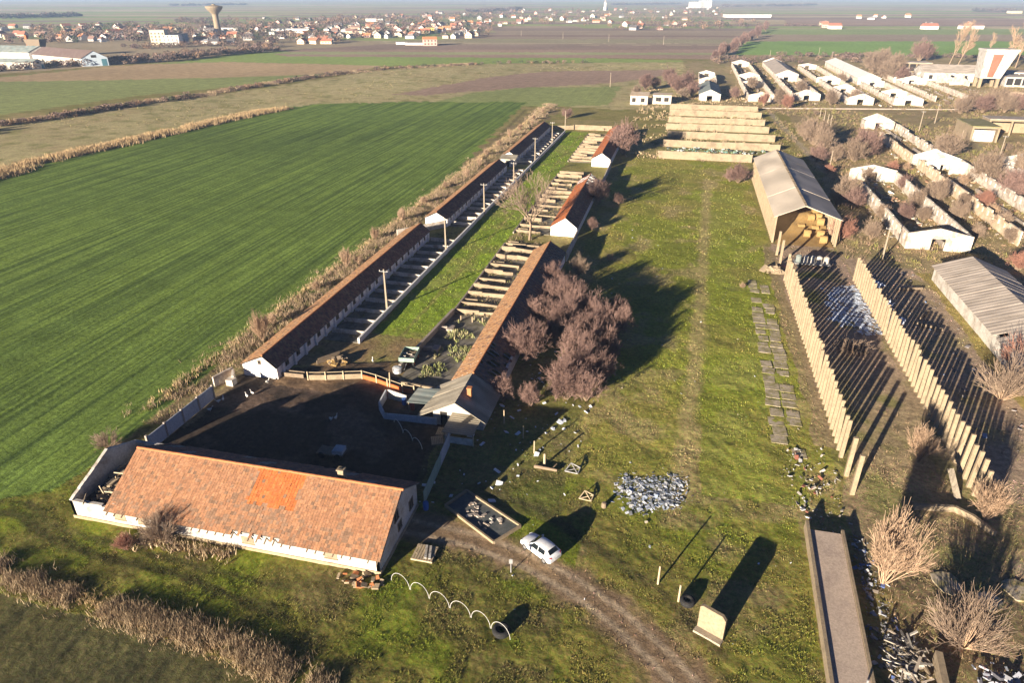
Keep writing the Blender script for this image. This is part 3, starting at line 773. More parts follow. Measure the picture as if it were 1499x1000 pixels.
    for cx, wz in ((-49.6, 1.2), (-46.9, 1.2), (-27.0, 1.25), (-35.5, 1.2)):
        b = MB(); b.box(cx - .65, cx + .65, y0 - .03, y0 + .01, wz - .4, wz + .4)
        b.box(cx - .7, cx + .7, y0 - .07, y0 - .003, wz - .5, wz - .403)
        tag(b.build('blocked_window', M['pen_wall'], root))
    for cy, cz, ww, hh in ((46.0, 3.15, .9, .9), (46.6, 1.55, .8, .8), (49.6, 1.7, .9, 1.0)):
        window_part(root, x1, cy, cz, ww, hh, '+x')
farm_building()

def rubble(name, label, cat, cen, rx, ry, n, size, mat, h=.3, group=None, flat_=.5, z0=0):
    """a heap of angular lumps as one thing"""
    mb = MB()
    for i in range(n):
        a = random.uniform(0, 6.28); d = math.sqrt(random.random())
        x = cen[0] + math.cos(a) * d * rx; y = cen[1] + math.sin(a) * d * ry
        s = size * random.uniform(.4, 1.3)
        mb.obox((x, y, z0 + (1 - d) * h * random.uniform(.2, 1) + s * .15), (s, s * random.uniform(.4, .9), s * flat_ * random.uniform(.5, 1)), random.uniform(0, 3.1), random.randrange(len(mat)), random.uniform(-.5, .5), None, random.uniform(-.5, .5))
    return tag(mb.build(name, mat, None, (cen[0], cen[1], 0)), label, cat, group)
rubble('rubble_heap', 'broken plaster and masonry lying in the roofless end bay', 'rubble', (-52.6, 46.2), 1.8, 3.9, 70, .85, [M['concrete_pale'], M['pen_wall'], M['wood_dark']], .9, None, .5, 1.5)
rubble('rubble_heap', 'bricks and slabs scattered at the near corner of the white building', 'rubble', (-23.6, 40.6), 2.2, .8, 26, .6, [M['pen_wall'], M['brick_orange'], M['concrete_pale']], .1, None, .3)

# ------------------------------------------------------------------ 2 the barn rows
def long_barn(name, label, x0, x1, y0, y1, he, ha, xr, cat='barn', left=TERRA_LIT, right=TERRA_SHADE, front=True, wins='right', hole=None, holeR=None, roofstart=None, tw=.34, th=.4, pil=True, group=None):
    root = thing(name, label, cat, ((x0 + x1) / 2, y0, 0), group)
    w = MB()
    gable(w, x0, x1, y0, .3, he, ha - .12, xr); gable(w, x0, x1, y1 - .3, .3, he, ha - .12, xr)
    w.box(x0, x0 + .3, y0 + .3, y1 - .3, 0, he); w.box(x1 - .3, x1, y0 + .3, y1 - .3, 0, he)
    w.build('wall', M['white_bright'], root)
    r = MB(); rs = roofstart if roofstart else y0 - .25; ye = y1 + .2; ov = .18
    sl = (ha - he) / (xr - x0); sr = (ha - he) / (x1 - xr)
    R0 = (xr, rs, ha + .06)
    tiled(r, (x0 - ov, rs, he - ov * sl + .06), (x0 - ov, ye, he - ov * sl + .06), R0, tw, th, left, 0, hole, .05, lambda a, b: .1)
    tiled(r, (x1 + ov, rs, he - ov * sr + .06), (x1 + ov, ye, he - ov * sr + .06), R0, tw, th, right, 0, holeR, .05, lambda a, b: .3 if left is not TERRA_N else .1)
    if hole or holeR:      # battens and rafters where tiles are missing
        yb = rs + .3
        while yb < ye:
            r.tube((xr, yb, ha - .05), (x0 - ov * .5, yb, he - .08), .05, .05, 4); r.tube((xr, yb, ha - .05), (x1 + ov * .5, yb, he - .08), .05, .05, 4); yb += .9
    roof = r.build('roof', M['tile'], root)
    c = MB(); y = rs
    while y < ye - .2:
        c.tube((xr, y, ha + .1), (xr, y + .45, ha + .11), .12, .11, 6); y += .43
    c.build('ridge_tiles', M['brick_orange'], roof)
    if pil:
        y = y0 + 1.2
        while y < y1 - 1:
            b = MB(); b.box(x1 + .003, x1 + .28, y, y + .4, -.05, he - .12); y += 3.1
            b.build('pilaster', M['white_bright'], root)
    y = y0 + 2.6; k = 0
    while y < y1 - 1.5:
        if wins in ('right', 'both'): window_part(root, x1, y, 1.25, .75, .6, '+x')
        y += 3.1
    return root

b = long_barn('tiled_barn', 'nearest long low tiled barn of the left row, white gable facing the farmyard', -55.1, -49.9, 71.4, 133, 1.9, 3.45, -51.7,
    group='low tiled barns beside the sown field')
window_part(b, -52.4, 71.4, 2.35, .35, .45, '-y')
long_barn('tiled_barn', 'middle long tiled barn of the left row, white gable facing a narrow gap', -54.2, -49.0, 142.4, 199, 1.9, 3.3, -51.4, group='low tiled barns beside the sown field')
long_barn('tiled_barn', 'farthest long tiled barn of the left row, behind the little shed', -53.9, -48.7, 211, 268.5, 1.9, 3.3, -51.1, group='low tiled barns beside the sown field')
# cross wall with shade in the gap
s = MB(); s.wall((-57.5, 133.4), (-49.5, 142.0), 1.5, 1.6, .25); tag(s.build('boundary_wall', M['white_worn'], None, (-54, 138, 0)), 'short white wall closing the gap behind the nearest left barn', 'wall')
# the little shed
root = thing('small_shed', 'little white shed with a grey roof before the farthest left barn', 'shed', (-50, 205.5, 0))
w = MB(); w.box(-52.2, -47.9, 204.6, 204.9, 0, 2.3); w.box(-52.2, -51.9, 204.9, 207.4, 0, 2.3); w.box(-48.2, -47.9, 204.9, 207.4, 0, 2.3); w.box(-51.9, -48.2, 207.1, 207.4, 0, 2.3); w.build('wall', M['white'], root)
w = MB(); w.hull8([(-52.6, 204.1, 2.35), (-47.5, 204.1, 2.35), (-47.5, 207.8, 3.0), (-52.6, 207.8, 3.0), (-52.6, 204.1, 2.45), (-47.5, 204.1, 2.45), (-47.5, 207.8, 3.1), (-52.6, 207.8, 3.1)]); w.build('roof', M['asbestos'], root)
w = MB(); w.box(-50.6, -49.6, 204.55, 204.62, 0, 1.9); w.build('door', M['dark'], root)

# pens of the left row
root = thing('pen_yard', 'bluish concrete pens with low cross walls beside the left barns', 'pen', (-46.8, 85, 0))
f = MB(); f.box(-49.6, -43.95, 84, 133, -.1, .06); f.box(-48.7, -43.95, 143, 199, -.1, .06); f.box(-48.4, -43.7, 209, 266, -.1, .06); f.build('floor', M['pen_floor'], root)
f = MB(); f.wall((-43.8, 84), (-43.6, 150), .85, .85, .3, -.1); f.wall((-43.6, 150), (-42.6, 266), .85, .85, .3, -.1); f.build('outer_wall', M['white_bright'], root)
y = 86.5
while y < 264:
    if not (133.5 < y < 143 or 199.5 < y < 209):
        f = MB(); f.wall((-49.4 if y < 140 else -48.5, y), (-44.0, y + random.uniform(-.1, .1)), random.uniform(.55, .85), random.uniform(.55, .85), .2, 0)
        f.build('divider_wall', M['white_worn'], root)
    y += 4.15
# right row
long_barn('tiled_barn', 'long orange tiled barn of the right row, running back from the grey roofed cottage', -25.5, -19.3, 72.6, 126, 2.0, 4.0, -22.3, right=[(0.17,0.12,0.1),(0.14,0.1,0.085),(0.2,0.14,0.11)], wins='none', pil=False, hole=None,  # right slope in its own darker tiles, shade painted into them
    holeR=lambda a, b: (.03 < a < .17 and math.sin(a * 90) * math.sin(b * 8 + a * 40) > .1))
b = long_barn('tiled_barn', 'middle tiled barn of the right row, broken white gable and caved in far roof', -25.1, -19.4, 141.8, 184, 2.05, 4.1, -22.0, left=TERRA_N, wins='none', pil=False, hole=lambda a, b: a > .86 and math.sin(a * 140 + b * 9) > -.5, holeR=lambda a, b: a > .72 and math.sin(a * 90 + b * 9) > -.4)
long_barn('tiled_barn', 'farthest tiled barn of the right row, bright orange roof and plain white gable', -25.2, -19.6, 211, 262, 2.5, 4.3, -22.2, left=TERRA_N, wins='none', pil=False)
s = MB(); s.wall((-19.1, 126.3), (-19.2, 141.5), 1.9, 1.7, .25); s.wall((-19.2, 184.3), (-19.3, 210.8), 1.6, 1.9, .25)
tag(s.build('boundary_wall', M['white_worn'], None, (-19, 150, 0)), 'low white wall linking the ends of the right barns', 'wall')

# cottage in front of the right row
root = thing('cottage', 'white cottage with a grey sheet roof and lean-to porch facing the farmyard', 'house', (-22.5, 66, 0))
w = MB(); gable(w, -25.6, -19.3, 66, .3, 2.05, 3.75, -22.4, (-24.7, -23.8, 1.95)); w.box(-25.6, -25.3, 66.3, 72.3, 0, 2.05); w.box(-19.6, -19.3, 66.3, 72.3, 0, 2.05); gable(w, -25.6, -19.3, 72.3, .25, 2.05, 3.75, -22.4)
w.build('wall', M['white'], root)
r = MB()
def slab(mb, a, b, c, d, t=.06, m=0):
    a, b, c, d = map(Vector, (a, b, c, d)); n = (b - a).cross(d - a).normalized()
    if n.z < 0: n = -n
    mb.hull8([a, b, c, d, a + n * t, b + n * t, c + n * t, d + n * t], m)
yy = 64.9
for k in range(7):
    ye = yy + 1.08; dz = random.uniform(0, .05)
    slab(r, (-27.2 + random.uniform(-.15, .1), yy, 1.42 + dz), (-22.38, yy, 4.0 + dz), (-22.38, ye + .06, 4.0 + dz), (-27.2, ye + .06, 1.42 + dz))
    slab(r, (-18.6, yy, 1.62 + dz), (-22.42, yy, 4.0 + dz), (-22.42, ye + .06, 4.0 + dz), (-18.6, ye + .06, 1.62 + dz)); yy = ye
roof = r.build('roof', M['asbestos'], root)
c = MB(); c.box(-21.7, -21.2, 67.6, 68.1, 2.9, 4.6); c.box(-21.76, -21.14, 67.54, 68.16, 4.603, 4.72); c.build('chimney', M['brick_orange'], roof)
c = MB(); c.box(-24.66, -23.84, 66.1, 66.2, 0, 1.93); c.build('door', M['dark'], root)
c = MB(); slab(c, (-23.3, 62.4, 1.55), (-19.5, 62.4, 1.55), (-19.3, 65.97, 2.0), (-23.1, 65.97, 2.0), .06)
pr = c.build('porch_roof', M['asbestos'], root)
for x in (-23.1, -19.6):
    c = MB(); c.box(x, x + .12, 62.5, 62.62, 0, 1.54); c.build('porch_post', M['wood_pale'], root)
c = MB(); c.box(-23.0, -22.85, 62.65, 65.9, 0, .95); c.box(-22.85, -19.6, 62.63, 62.75, 0, .9); c.build('porch_wall', M['white_worn'], root)

# pens of the right row: cross walls catch the sun
root = thing('pen_yard', 'sunlit yellow pens with cross walls beside the right barns', 'pen', (-29.4, 98, 0))
f = MB(); f.box(-33.1, -25.6, 97.5, 133, -.1, .05); f.box(-33.1, -25.3, 142, 200, -.1, .05); f.box(-33.1, -25.4, 216, 262, -.1, .05); f.build('floor', M['pen_floor'], root)
f = MB(); f.wall((-33.2, 98), (-33.3, 133.5), .55, .5, .25, -.1); f.wall((-33.3, 141), (-33.3, 199), .45, .4, .25, -.1); f.wall((-33.3, 216), (-33.3, 264), .4, .4, .25, -.1); f.build('outer_wall', M['concrete_grey'], root)
ys = [98, 101.5, 105.6, 109, 112.6, 116.5, 120.4, 125, 129.5, 133] + [142.3, 146.5, 151, 155, 159.5, 163.5, 168, 172.3, 176.5, 181, 185.5, 190, 195, 199] + [217, 221, 225.3, 229.5, 233.5, 238, 242.5, 247, 252, 257, 262]
for y in ys:
    a = random.uniform(.55, 1.1); e = -25.9 if random.random() < .6 else random.uniform(-29, -27)
    f = MB(); k = random.uniform(-31.5, -28.5); f.wall((-33.0, y), (k, y), a, a * random.uniform(.8, 1.05), .28, 0); f.wall((k + .01, y), (e, y + random.uniform(-.15, .15)), a * random.uniform(.6, 1.05), a * random.uniform(.6, 1.0), .26, 0)
    if random.random() < .4: f.wall((-32.9, y + 1.6), (-30.6, y + 1.6), .5, .5, .2, 0)
    f.build('divider_wall', M['pen_wall'], root)
s = MB(); s.wall((-40.5, 273.5), (-25.5, 273.5), 1.9, 1.9, .25); s.wall((-50, 271), (-40.5, 273.5), 1.5, 1.6, .25); tag(s.build('boundary_wall', M['pen_wall'], None, (-33, 273.5, 0)), 'pale yellow end wall across the far end of the right barns', 'wall')
for nm_, x_, ys_, n_ in (('pen_weeds', (-33, -25.8), (97, 200), 2600), ('pen_weeds', (-33, -25.8), (216, 262), 700), ('pen_weeds', (-49, -44.2), (85, 199), 900)):
    P = np.column_stack([NR.uniform(*x_, n_), NR.uniform(*ys_, n_), np.full(n_, .04)])
    weeds(nm_, {2600: 'dry weeds growing in the sunlit pens of the nearer right barns', 700: 'dry weeds growing in the farthest right pens', 900: 'sparse weeds in the shaded left pens'}[n_], patchy(P, 2.2, .47, 140), (.15, .5), [(.26,.2,.12),(.2,.19,.07),(.16,.12,.08)], .25, 6, .9, 1.2)
# rough front pen of the nearest right barn
root = thing('pen_yard', 'overgrown front pen with a thick grey side wall, behind the cottage', 'pen', (-29, 82, 0))
f = MB(); f.wall((-34.6, 77.6), (-33.2, 97.6), .95, .9, .4, -.1); f.build('side_wall', M['concrete_grey'], root)
f = MB(); f.wall((-32.8, 73.6), (-26.0, 72.8), .7, .8, .3, -.1); f.build('front_wall', M['pen_wall'], root)
f = MB(); f.box(-33.8, -25.7, 74.2, 97.3, -.1, .04); f.build('floor', M['pen_floor'], root)
for y in (84, 91):
    f = MB(); f.wall((-33.5, y), (-32.2, y + .4), .7, .7, .25, 0); f.box(-32.2, -31.2, y - .2, y + 1.4, 0, .5); f.build('trough', M['concrete_grey'], root)
for x, y in ((-31.2, 95), (-29.3, 95), (-27.6, 95)):
    f = MB(); f.box(x, x + .2, y, y + .2, 0, 1.0); f.build('post', M['pen_wall'], root)
P = np.column_stack([NR.uniform(-31.5, -26.2, 500), NR.uniform(76, 96, 500), np.full(500, .05)])
weeds('pen_weeds', 'pale green weeds on the floor of the front pen', patchy(P, 3, .45, 120), (.25, .7), [(.25, .27, .12), (.3, .27, .15), (.18, .2, .07)], .3, 6, .8, .8)

# ------------------------------------------------------------------ 3 hay barn and concrete posts
def post_mb(x, y, h, wx=.4, wy=.3, tilt=0):
    mb = MB(); a, b = wx / 2, wy / 2; t = .95
    mb.hull8([(x-a, y-b, -.2), (x+a, y-b, -.2), (x+a, y+b, -.2), (x-a, y+b, -.2), (x-a*t+tilt, y-b*t, h), (x+a*t+tilt, y-b*t, h), (x+a*t+tilt, y+b*t, h), (x-a*t+tilt, y+b*t, h)])
    return mb
def hay_barn():
    x0, x1, y0, y1 = 21.6, 34.0, 148, 206; xr = 26.9; he, hr = 5.75, 8.3
    root = thing('hay_barn', 'open fronted grey roofed hay barn carried on rows of concrete posts', 'barn', (27.8, 148, 0))
    n = 39; p = (y1 - y0) / (n - 1)
    for i in range(n):
        for x in (x0, x1):
            post_mb(x, y0 + .2 + i * p, he - .1, .42, .4).build('post', M['concrete_pale'], root)
    b = MB(); b.box(x0 - .2, x0 + .2, y0, y1 + .4, he - .1, he + .08); b.box(x1 - .2, x1 + .2, y0, y1 + .4, he - .1, he + .08)
    y = y0 + .3
    while y < y1:
        b.tube((x0, y, he), (xr, y, hr - .2), .1, .1, 4); b.tube((x1, y, he), (xr, y, hr - .2), .1, .1, 4); y += 3
    b.build('roof_frame', M['wood_pale'], root)
    r = MB(); yy = y0 - .5
    k = 0
    while yy < y1 + .5:
        ye = min(yy + 5.4, y1 + .8); d = random.uniform(0, .05)
        sl = (hr - he) / (xr - x0); sr = (hr - he) / (x1 - xr)
        slab(r, (x0 - .5, yy, he - .5 * sl + .1 + d), (xr, yy, hr + d), (xr, ye, hr + d), (x0 - .5, ye, he - .5 * sl + .1 + d), .08)
        slab(r, (x1 + .45, yy, he - .45 * sr + .1 + d), (xr, yy, hr + d - .004), (xr, ye, hr + d - .004), (x1 + .45, ye, he - .45 * sr + .1 + d), .08, 1); yy = ye + .002
    r.build('roof', [M['barn_roof'], M['barn_roof']], root)
    c = MB(); 
    for i in range(50): c.obox((xr, y0 + i * 1.165, hr + .12 + random.uniform(-.04, .06)), (.5, .95, .06), random.uniform(-.1, .1))
    c.build('ridge_capping', M['concrete_pale'], root)
hay_barn()
def straw_bale(x, y, z, r, l, rz, label, g):
    root = None
    mb = MB(); n = 16
    d = Vector((math.cos(rz), math.sin(rz), 0)) * l / 2; c = Vector((x, y, z + r))
    mb.tube(c - d, c - d * .9, r * .93, r, n); mb.tube(c - d * .9, c + d * .9, r, r, n, 0, False); mb.tube(c + d * .9, c + d, r, r * .93, n)
    tag(mb.build('straw_bale', M['straw'], None, (x, y, z)), label, 'bale', g)
k = 0
for x, y, z in ((31.9, 149.6, 0), (29.2, 153.2, 0), (32.0, 153.5, 0), (31.2, 157, 0), (28.4, 157.5, 0), (32.2, 157, 1.7), (30.6, 160.5, 0), (30.5, 160, 1.7), (32.3, 161, 1.7), (27.6, 161.6, 0), (32.2, 164, 0), (32, 164, 1.7), (29.5, 164.5, 1.2), (28, 167, 0), (31, 167, 3.2), (30.0, 169, 1.7)):
    straw_bale(x, y, z, .88, 1.5, random.uniform(-.3, .3), 'round yellow straw bale heaped inside the open hay barn', 'straw bales inside the hay barn')
mb = MB()
V = []; nx, ny = 22, 40
hx = np.linspace(22.3, 33.6, nx); hy = np.linspace(147, 200, ny)
HX, HY = np.meshgrid(hx, hy)
HZ = .05 + .45 * fbm(HX, HY, 2.5, 7) * np.clip((HY - 146.5) / 6, 0, 1) + np.clip((HY - 153) / 9, 0, 1) * np.clip((HX - 22.5) / 4, .25, 1) * (1.6 + 1.5 * fbm(HX, HY, 3, 8))
idx = np.arange(nx * ny).reshape(ny, nx)
o = np_mesh('straw_heap', np.stack([HX, HY, HZ], -1).reshape(-1, 3), np.stack([idx[:-1, :-1], idx[:-1, 1:], idx[1:, 1:], idx[1:, :-1]], -1).reshape(-1, 4), M['straw'], None, None, (28, 147, 0), True)
tag(o, 'loose yellow straw spread over the hay barn floor', 'straw', kind='stuff')

lab = {0: 'square concrete post in the long left row before the hay barn', 1: 'square concrete post in the long right row beside the grey roofed shed'}
grp = {0: 'concrete posts of the left row', 1: 'concrete posts of the right row'}
def posts(row, x, ys, h):
    protos = []
    for i, y in enumerate(ys):
        if i < 4:
            o = post_mb(0, 0, h + (-.15, .05, -.05, .12)[i], .44, .29, (-.05, .03, 0, .05)[i]).build('concrete_post', M['concrete_pale']); protos.append(o)
        else:
            o = random.choice(protos).copy(); COL.objects.link(o)
        tag(o, lab[row], 'post', grp[row])
        o.location = (x + random.uniform(-.04, .04), y, random.uniform(-.35, .12)); o.rotation_euler = (random.uniform(-.02, .02), random.uniform(-.022, .022), random.uniform(-.08, .08))
ys = [70.3 + 1.46 * i for i in range(39)]
posts(0, 21.7, ys, 5.05)
posts(1, 34.1, [64.9 + 1.45 * i for i in range(45)], 4.75)
for y, l in ((63.7, 'nearest concrete post of the left row, standing alone'), (66.9, 'concrete post just behind the lone nearest post of the left row'), (134.4, 'single concrete post between the left row and the hay barn'), (140, 'single concrete post close before the hay barn corner')):
    o = post_mb(21.7, y, 5.0, .46, .36).build('concrete_post', M['concrete_pale'], None, (21.7, y, 0)); tag(o, l, 'post', 'single concrete posts')

# ------------------------------------------------------------------ 4 silage walls
T = [(-6.0, 23, 228.3, 2.3, 'nearest silage wall, standing before the hay barn roof'), (-5.2, 33.4, 248.3, 2.2, 'second silage wall from the yard, rubbish along its foot'), (-4.3, 33.4, 265.0, 2.35, 'third silage wall from the yard'),
     (-5.4, 33, 283, 2.35, 'fourth silage wall, the middle one of the seven'), (-5, 33, 300.5, 2.2, 'fifth silage wall from the yard'), (-5.2, 33.2, 319, 2.4, 'sixth silage wall, a bush growing at its foot'), (-5.6, 33.2, 338, 2.15, 'farthest silage wall, nearest the village road ruins')]
for a, b, y, h, l in T:
    m = MB(); x = a
    while x < b:
        e = min(b, x + 5.0); h_ = h + .05 + random.uniform(-.12, .12); m.hull8([(x, y - .45, -.2), (e - .02, y - .45, -.2), (e - .02, y + .45, -.2), (x, y + .45, -.2), (x, y - .2, h_), (e - .02, y - .2, h_ + random.uniform(-.1, .1)), (e - .02, y + .2, h_), (x, y + .2, h_)]); x = e
    tag(m.build('silage_wall', M['pen_wall'], None, ((a + b) / 2, y, 0)), l, 'wall', 'parallel silage walls')
# ------------------------------------------------------------------ 5 roofless barns on the right
def ruin(label, x0, x1, y0, y1, h=3.0, ha=4.9, near=True, far=True, door=True, roof=None, win=True, ragged=.6, matL='white_worn', matR='white_worn', mid=None, cat='ruin', group=None, xr=None, roof_y=None, left_y=None):
    root = thing('roofless_barn' if not roof else 'white_barn', label, cat, ((x0 + x1) / 2, y0, 0), group)
    th = .35; xa = xr or (x0 + x1) / 2
    d = (xa - 1.4, xa + 1.2, 2.4) if door else None
    gm = M['white'] if roof else M['white_worn']
    if not roof: ha += random.uniform(-.7, .3); xa += random.uniform(-.5, .5)
    if near: m = MB(); gable(m, x0, x1, y0, th, h, ha, xa, d); m.build('gable_wall', gm, root)
    if far: m = MB(); gable(m, x0, x1, y1 - th, th, h, ha, xa, d); m.build('gable_wall', M['white'], root)
    if mid: m = MB(); gable(m, x0 + th, x1 - th, mid, th, h, ha - .2, xa, d); m.build('cross_wall', M['white'], root)
    ly = left_y or (y0 + th, y1 - th)
    m = MB(); pierced(m, x0, ly[0], ly[1], h, th, .8, 3.2, 1.4, h - .7, 0, 'y', ragged); m.build('side_wall', M[matL], root)
    m = MB(); pierced(m, x1 - th, y0 + th, y1 - th, h, th, .8, 3.2, 1.4, h - .7, 0, 'y', ragged * .7); m.build('side_wall', M[matR], root)
    if roof:
        ra, rb = roof_y or (y0 - .3, y1 + .3); r = MB(); ov = .4; s = (ha - h) / (xa - x0)
        slab(r, (x0 - ov, ra, h - ov * s + .05), (xa, ra, ha + .05), (xa, rb, ha + .05), (x0 - ov, rb, h - ov * s + .05), .08)
        slab(r, (x1 + ov, ra, h - ov * s + .05), (xa, ra, ha + .047), (xa, rb, ha + .047), (x1 + ov, rb, h - ov * s + .05), .08)
        r.build('roof', M[roof], root)
    if not roof or roof_y:      # feed passage and heaps inside
        for xx in (x0 + (x1 - x0) * .36, x0 + (x1 - x0) * .62):
            yy = y0 + 2
            while yy < y1 - 3:
                if random.random() < .5: m = MB(); m.box(xx, xx + .25, yy, yy + 7.2, -.05, random.uniform(.4, 1.3)); m.build('inner_wall', M['concrete_grey'], root)
                yy += 7.6
    return root
GR = 'ruined white barns on the right'
ruin('white barn with a blue grey roof and dark doorway, just behind the silage walls', 7.6, 17.8, 369, 410, 3.2, 5.4, roof='teal_roof', ragged=0, cat='barn')
ruin('roofless shell behind the barn with the blue grey roof', 7.8, 18, 440, 480, 3, 5, win=True)
ruin('first roofless white barn right of the blue grey roof, both gables standing', 31.2, 43.6, 371, 460, 3.2, 5.2, group=GR, mid=430)
ruin('roofless white barn behind the first one right of the blue grey roof', 31.6, 44, 468, 560, 3.2, 5.2, group=GR)
ruin('roofless white barn with a bushy inside, second right of the blue grey roof', 53.3, 66, 382, 470, 3.2, 5.4, group=GR, near=True)
ruin('part roofed grey barn behind the second roofless white barn', 54, 67.4, 476, 570, 3.4, 6.0, roof='grey_roof', roof_y=(478, 560), group=GR)
ruin('roofless white barn with an open door, third right of the blue grey roof', 76.6, 88.4, 372, 458, 3.2, 5.2, group=GR, mid=415)
ruin('low roofless barn behind the third white ruin', 76.5, 89, 466, 552, 3, 4.6, group=GR)
r_ = ruin('long white barn with an unbroken white roof behind the ruins', 97.6, 110, 458, 572, 4.0, 6.4, roof='asbestos', ragged=0, cat='barn'); 
for ch in r_.children:
    if ch.name.startswith('roof'): ch.data.materials.clear(); ch.data.materials.append(M['white_bright'])
ruin('roofless white barn in front of the barn with the unbroken white roof', 97.6, 110.4, 374, 450, 3.2, 5.2, group=GR, mid=402)
ruin('low white ruin with a tall far gable, left of the concrete tower', 120.5, 137.5, 391, 468, 2.8, 5.2, group=GR, near=False)
ruin('white gabled ruin standing alone left of the concrete tower', 120.5, 133, 474, 500, 3.2, 5.6, group=GR)
# nearer group
ruin('roofless white barn with a tall right wall, beyond the brushwood', 70.8, 81.2, 236, 300, 3.1, 5.0, group=GR, far=False, matL='orange_wall', left_y=(236.4, 280))
ruin('small square white ruin with one gable, at the far end of the orange walled ruin', 70.2, 81, 301.5, 308, 3.0, 5.0, group=GR)
ruin('long roofless barn with two rows of window gaps, nearest the hay barn', 48.0, 60.2, 150.5, 211, 3.3, 5.3, group=GR, ragged=.15, left_y=(150.9, 196))
ruin('long roofless barn with a rusty orange left wall, right of the window gap barn', 71.2, 83, 157, 232, 3.2, 5.2, group=GR, matL='orange_wall', near=False, mid=226)
ruin('roofless barn at the right edge, beyond the orange walled one', 95, 107, 165, 238, 3.0, 4.9, group=GR, near=False)
# grey roofed shed
root = thing('grey_roofed_shed', 'white walled shed under a ribbed grey brown roof beside the right row of posts', 'shed', (53.8, 90, 0))
w = MB(); w.box(48.2, 48.55, 84, 132.6, 0, 2.6); w.box(59.2, 59.55, 84, 132.6, 0, 2.6); gable(w, 48.55, 59.2, 132.25, .35, 2.6, 4.65, 53.85); gable(w, 48.55, 59.2, 84, .35, 2.6, 4.65, 53.85); w.build('wall', M['white'], root)
r = MB(); y = 83.6
while y < 132.9:
    e = min(133, y + 1.16); d = random.uniform(0, .035)
    if not (101.5 < y < 103): slab(r, (47.7, y, 2.5 + d), (53.85, y, 4.8 + d), (53.85, e + .04, 4.8 + d), (47.7, e + .04, 2.5 + d), .06)
    else:
        slab(r, (49.4, y, 3.15 + d), (53.85, y, 4.8 + d), (53.85, e + .04, 4.8 + d), (49.4, e + .04, 3.15 + d), .06)
    slab(r, (60, y, 2.5 + d), (53.85, y, 4.797 + d), (53.85, e + .04, 4.797 + d), (60, e + .04, 2.5 + d), .06); y = e
r.build('roof', M['grey_roof'], root)

# box buildings, concrete tower, far sheds on the right
def box_building(name, label, x0, x1, y0, y1, h, bays, mat='concrete_pale', roofm='grey_roof', open_=True, cat='building', side=2):
    root = thing(name, label, cat, ((x0 + x1) / 2, y0, 0))
    w = MB(); bw = (x1 - x0) / bays
    for i in range(bays + 1): w.box(x0 + i * bw - .3, x0 + i * bw + .3, y0, y0 + .5, 0, h - .6)
    w.box(x0 - .3, x1 + .3, y0 - .05, y0 + .5, h - .597, h)
    if not open_: w.box(x0 + .3, x1 - .3, y0 + .15, y0 + .4, 0, 1.0)
    w.box(x0 - .3, x0, y0 + .5, y1, 0, h); w.box(x1, x1 + .3, y0 + .5, y1, 0, h); w.box(x0, x1, y1 - .3, y1, 0, h)
    w.build('frame', M[mat], root)
    r = MB(); r.box(x0 - .5, x1 + .5, y0 - .3, y1 + .3, h + .003, h + .3); r.build('roof', M[roofm], root)
    for i in range(bays):
        if not open_ :
            p = MB(); p.box(x0 + i * bw + .5, x0 + (i + 1) * bw - .5, y0 + .2, y0 + .35, 1.02, h - .65); p.build('window', M['dark'], root)
    return root
M['moss_roof'] = worn('mossy_flat_roof', (.2, .19, .08), (.3, .26, .18), .6, .5, 4)
b = box_building('concrete_building', 'low cream concrete block with one big framed opening and a mossy flat roof', 101.6, 109.8, 282, 299, 5.2, 1, roofm='moss_roof')
w = MB(); w.box(102.2, 109.2, 283.2, 283.5, 0, 4); w.build('infill_wall', M['white'], b)
box_building('concrete_building', 'open cream concrete frame of wide bays behind the mossy roofed block', 112.5, 142, 298.5, 306, 5.6, 4, roofm='concrete_grey')
root = thing('concrete_tower', 'massive pale concrete hopper tower widening upwards, a rusty stain on its face', 'tower', (167, 466, 0))
w = MB()
w.hull8([(161.6, 461, 5), (172, 461, 5), (172, 470, 5), (161.6, 470, 5), (161, 460, 19), (177, 460, 19), (177, 472, 19), (161, 472, 19)])
w.box(160.6, 177.4, 459.6, 472.4, 19.003, 20.2)
w.build('hopper', M['white'], root)
for x, y in ((161.7, 461.1), (170.3, 461.1), (161.7, 468.3), (170.3, 468.3)):
    m = MB(); m.box(x, x + 1.6, y, y + 1.6, 0, 5); m.build('leg', M['concrete_pale'], root)
m = MB(); m.hull8([(165, 460.86, 5.6), (168, 460.86, 5.6), (168, 461.2, 5.6), (165, 461.2, 5.6), (165, 459.95, 17.5), (170, 459.95, 17.5), (170, 460.6, 17.5), (165, 460.6, 17.5)]); m.build('rusty_panel', worn('rusty_panel', (.26, .12, .08), (.2, .09, .055), .6, .3, 3, streak=True), root)
root = thing('white_barn', 'broad grey roofed white building with stepped gables left of the concrete tower', 'barn', (158, 490, 0))
w = MB(); w.box(141, 176, 490, 490.4, 0, 5); w.box(141, 176, 512, 512.4, 0, 5); gable(w, 490.4, 512, 141, .4, 5, 8.6, axis='x'); gable(w, 490.4, 512, 175.6, .4, 5, 8.6, axis='x'); w.build('wall', M['white'], root)
w = MB(); slab(w, (140.5, 489.4, 4.9), (176.5, 489.4, 4.9), (176.5, 501.2, 8.8), (140.5, 501.2, 8.8), .1); slab(w, (140.5, 513, 4.9), (176.5, 513, 4.9), (176.5, 501.2, 8.797), (140.5, 501.2, 8.797), .1); w.build('roof', M['grey_roof'], root)
for x in (144, 150, 156, 163, 170):
    w = MB(); w.box(x, x + 2, 489.9, 490.02, 1.4, 3.6); w.build('window', M['dark'], root)
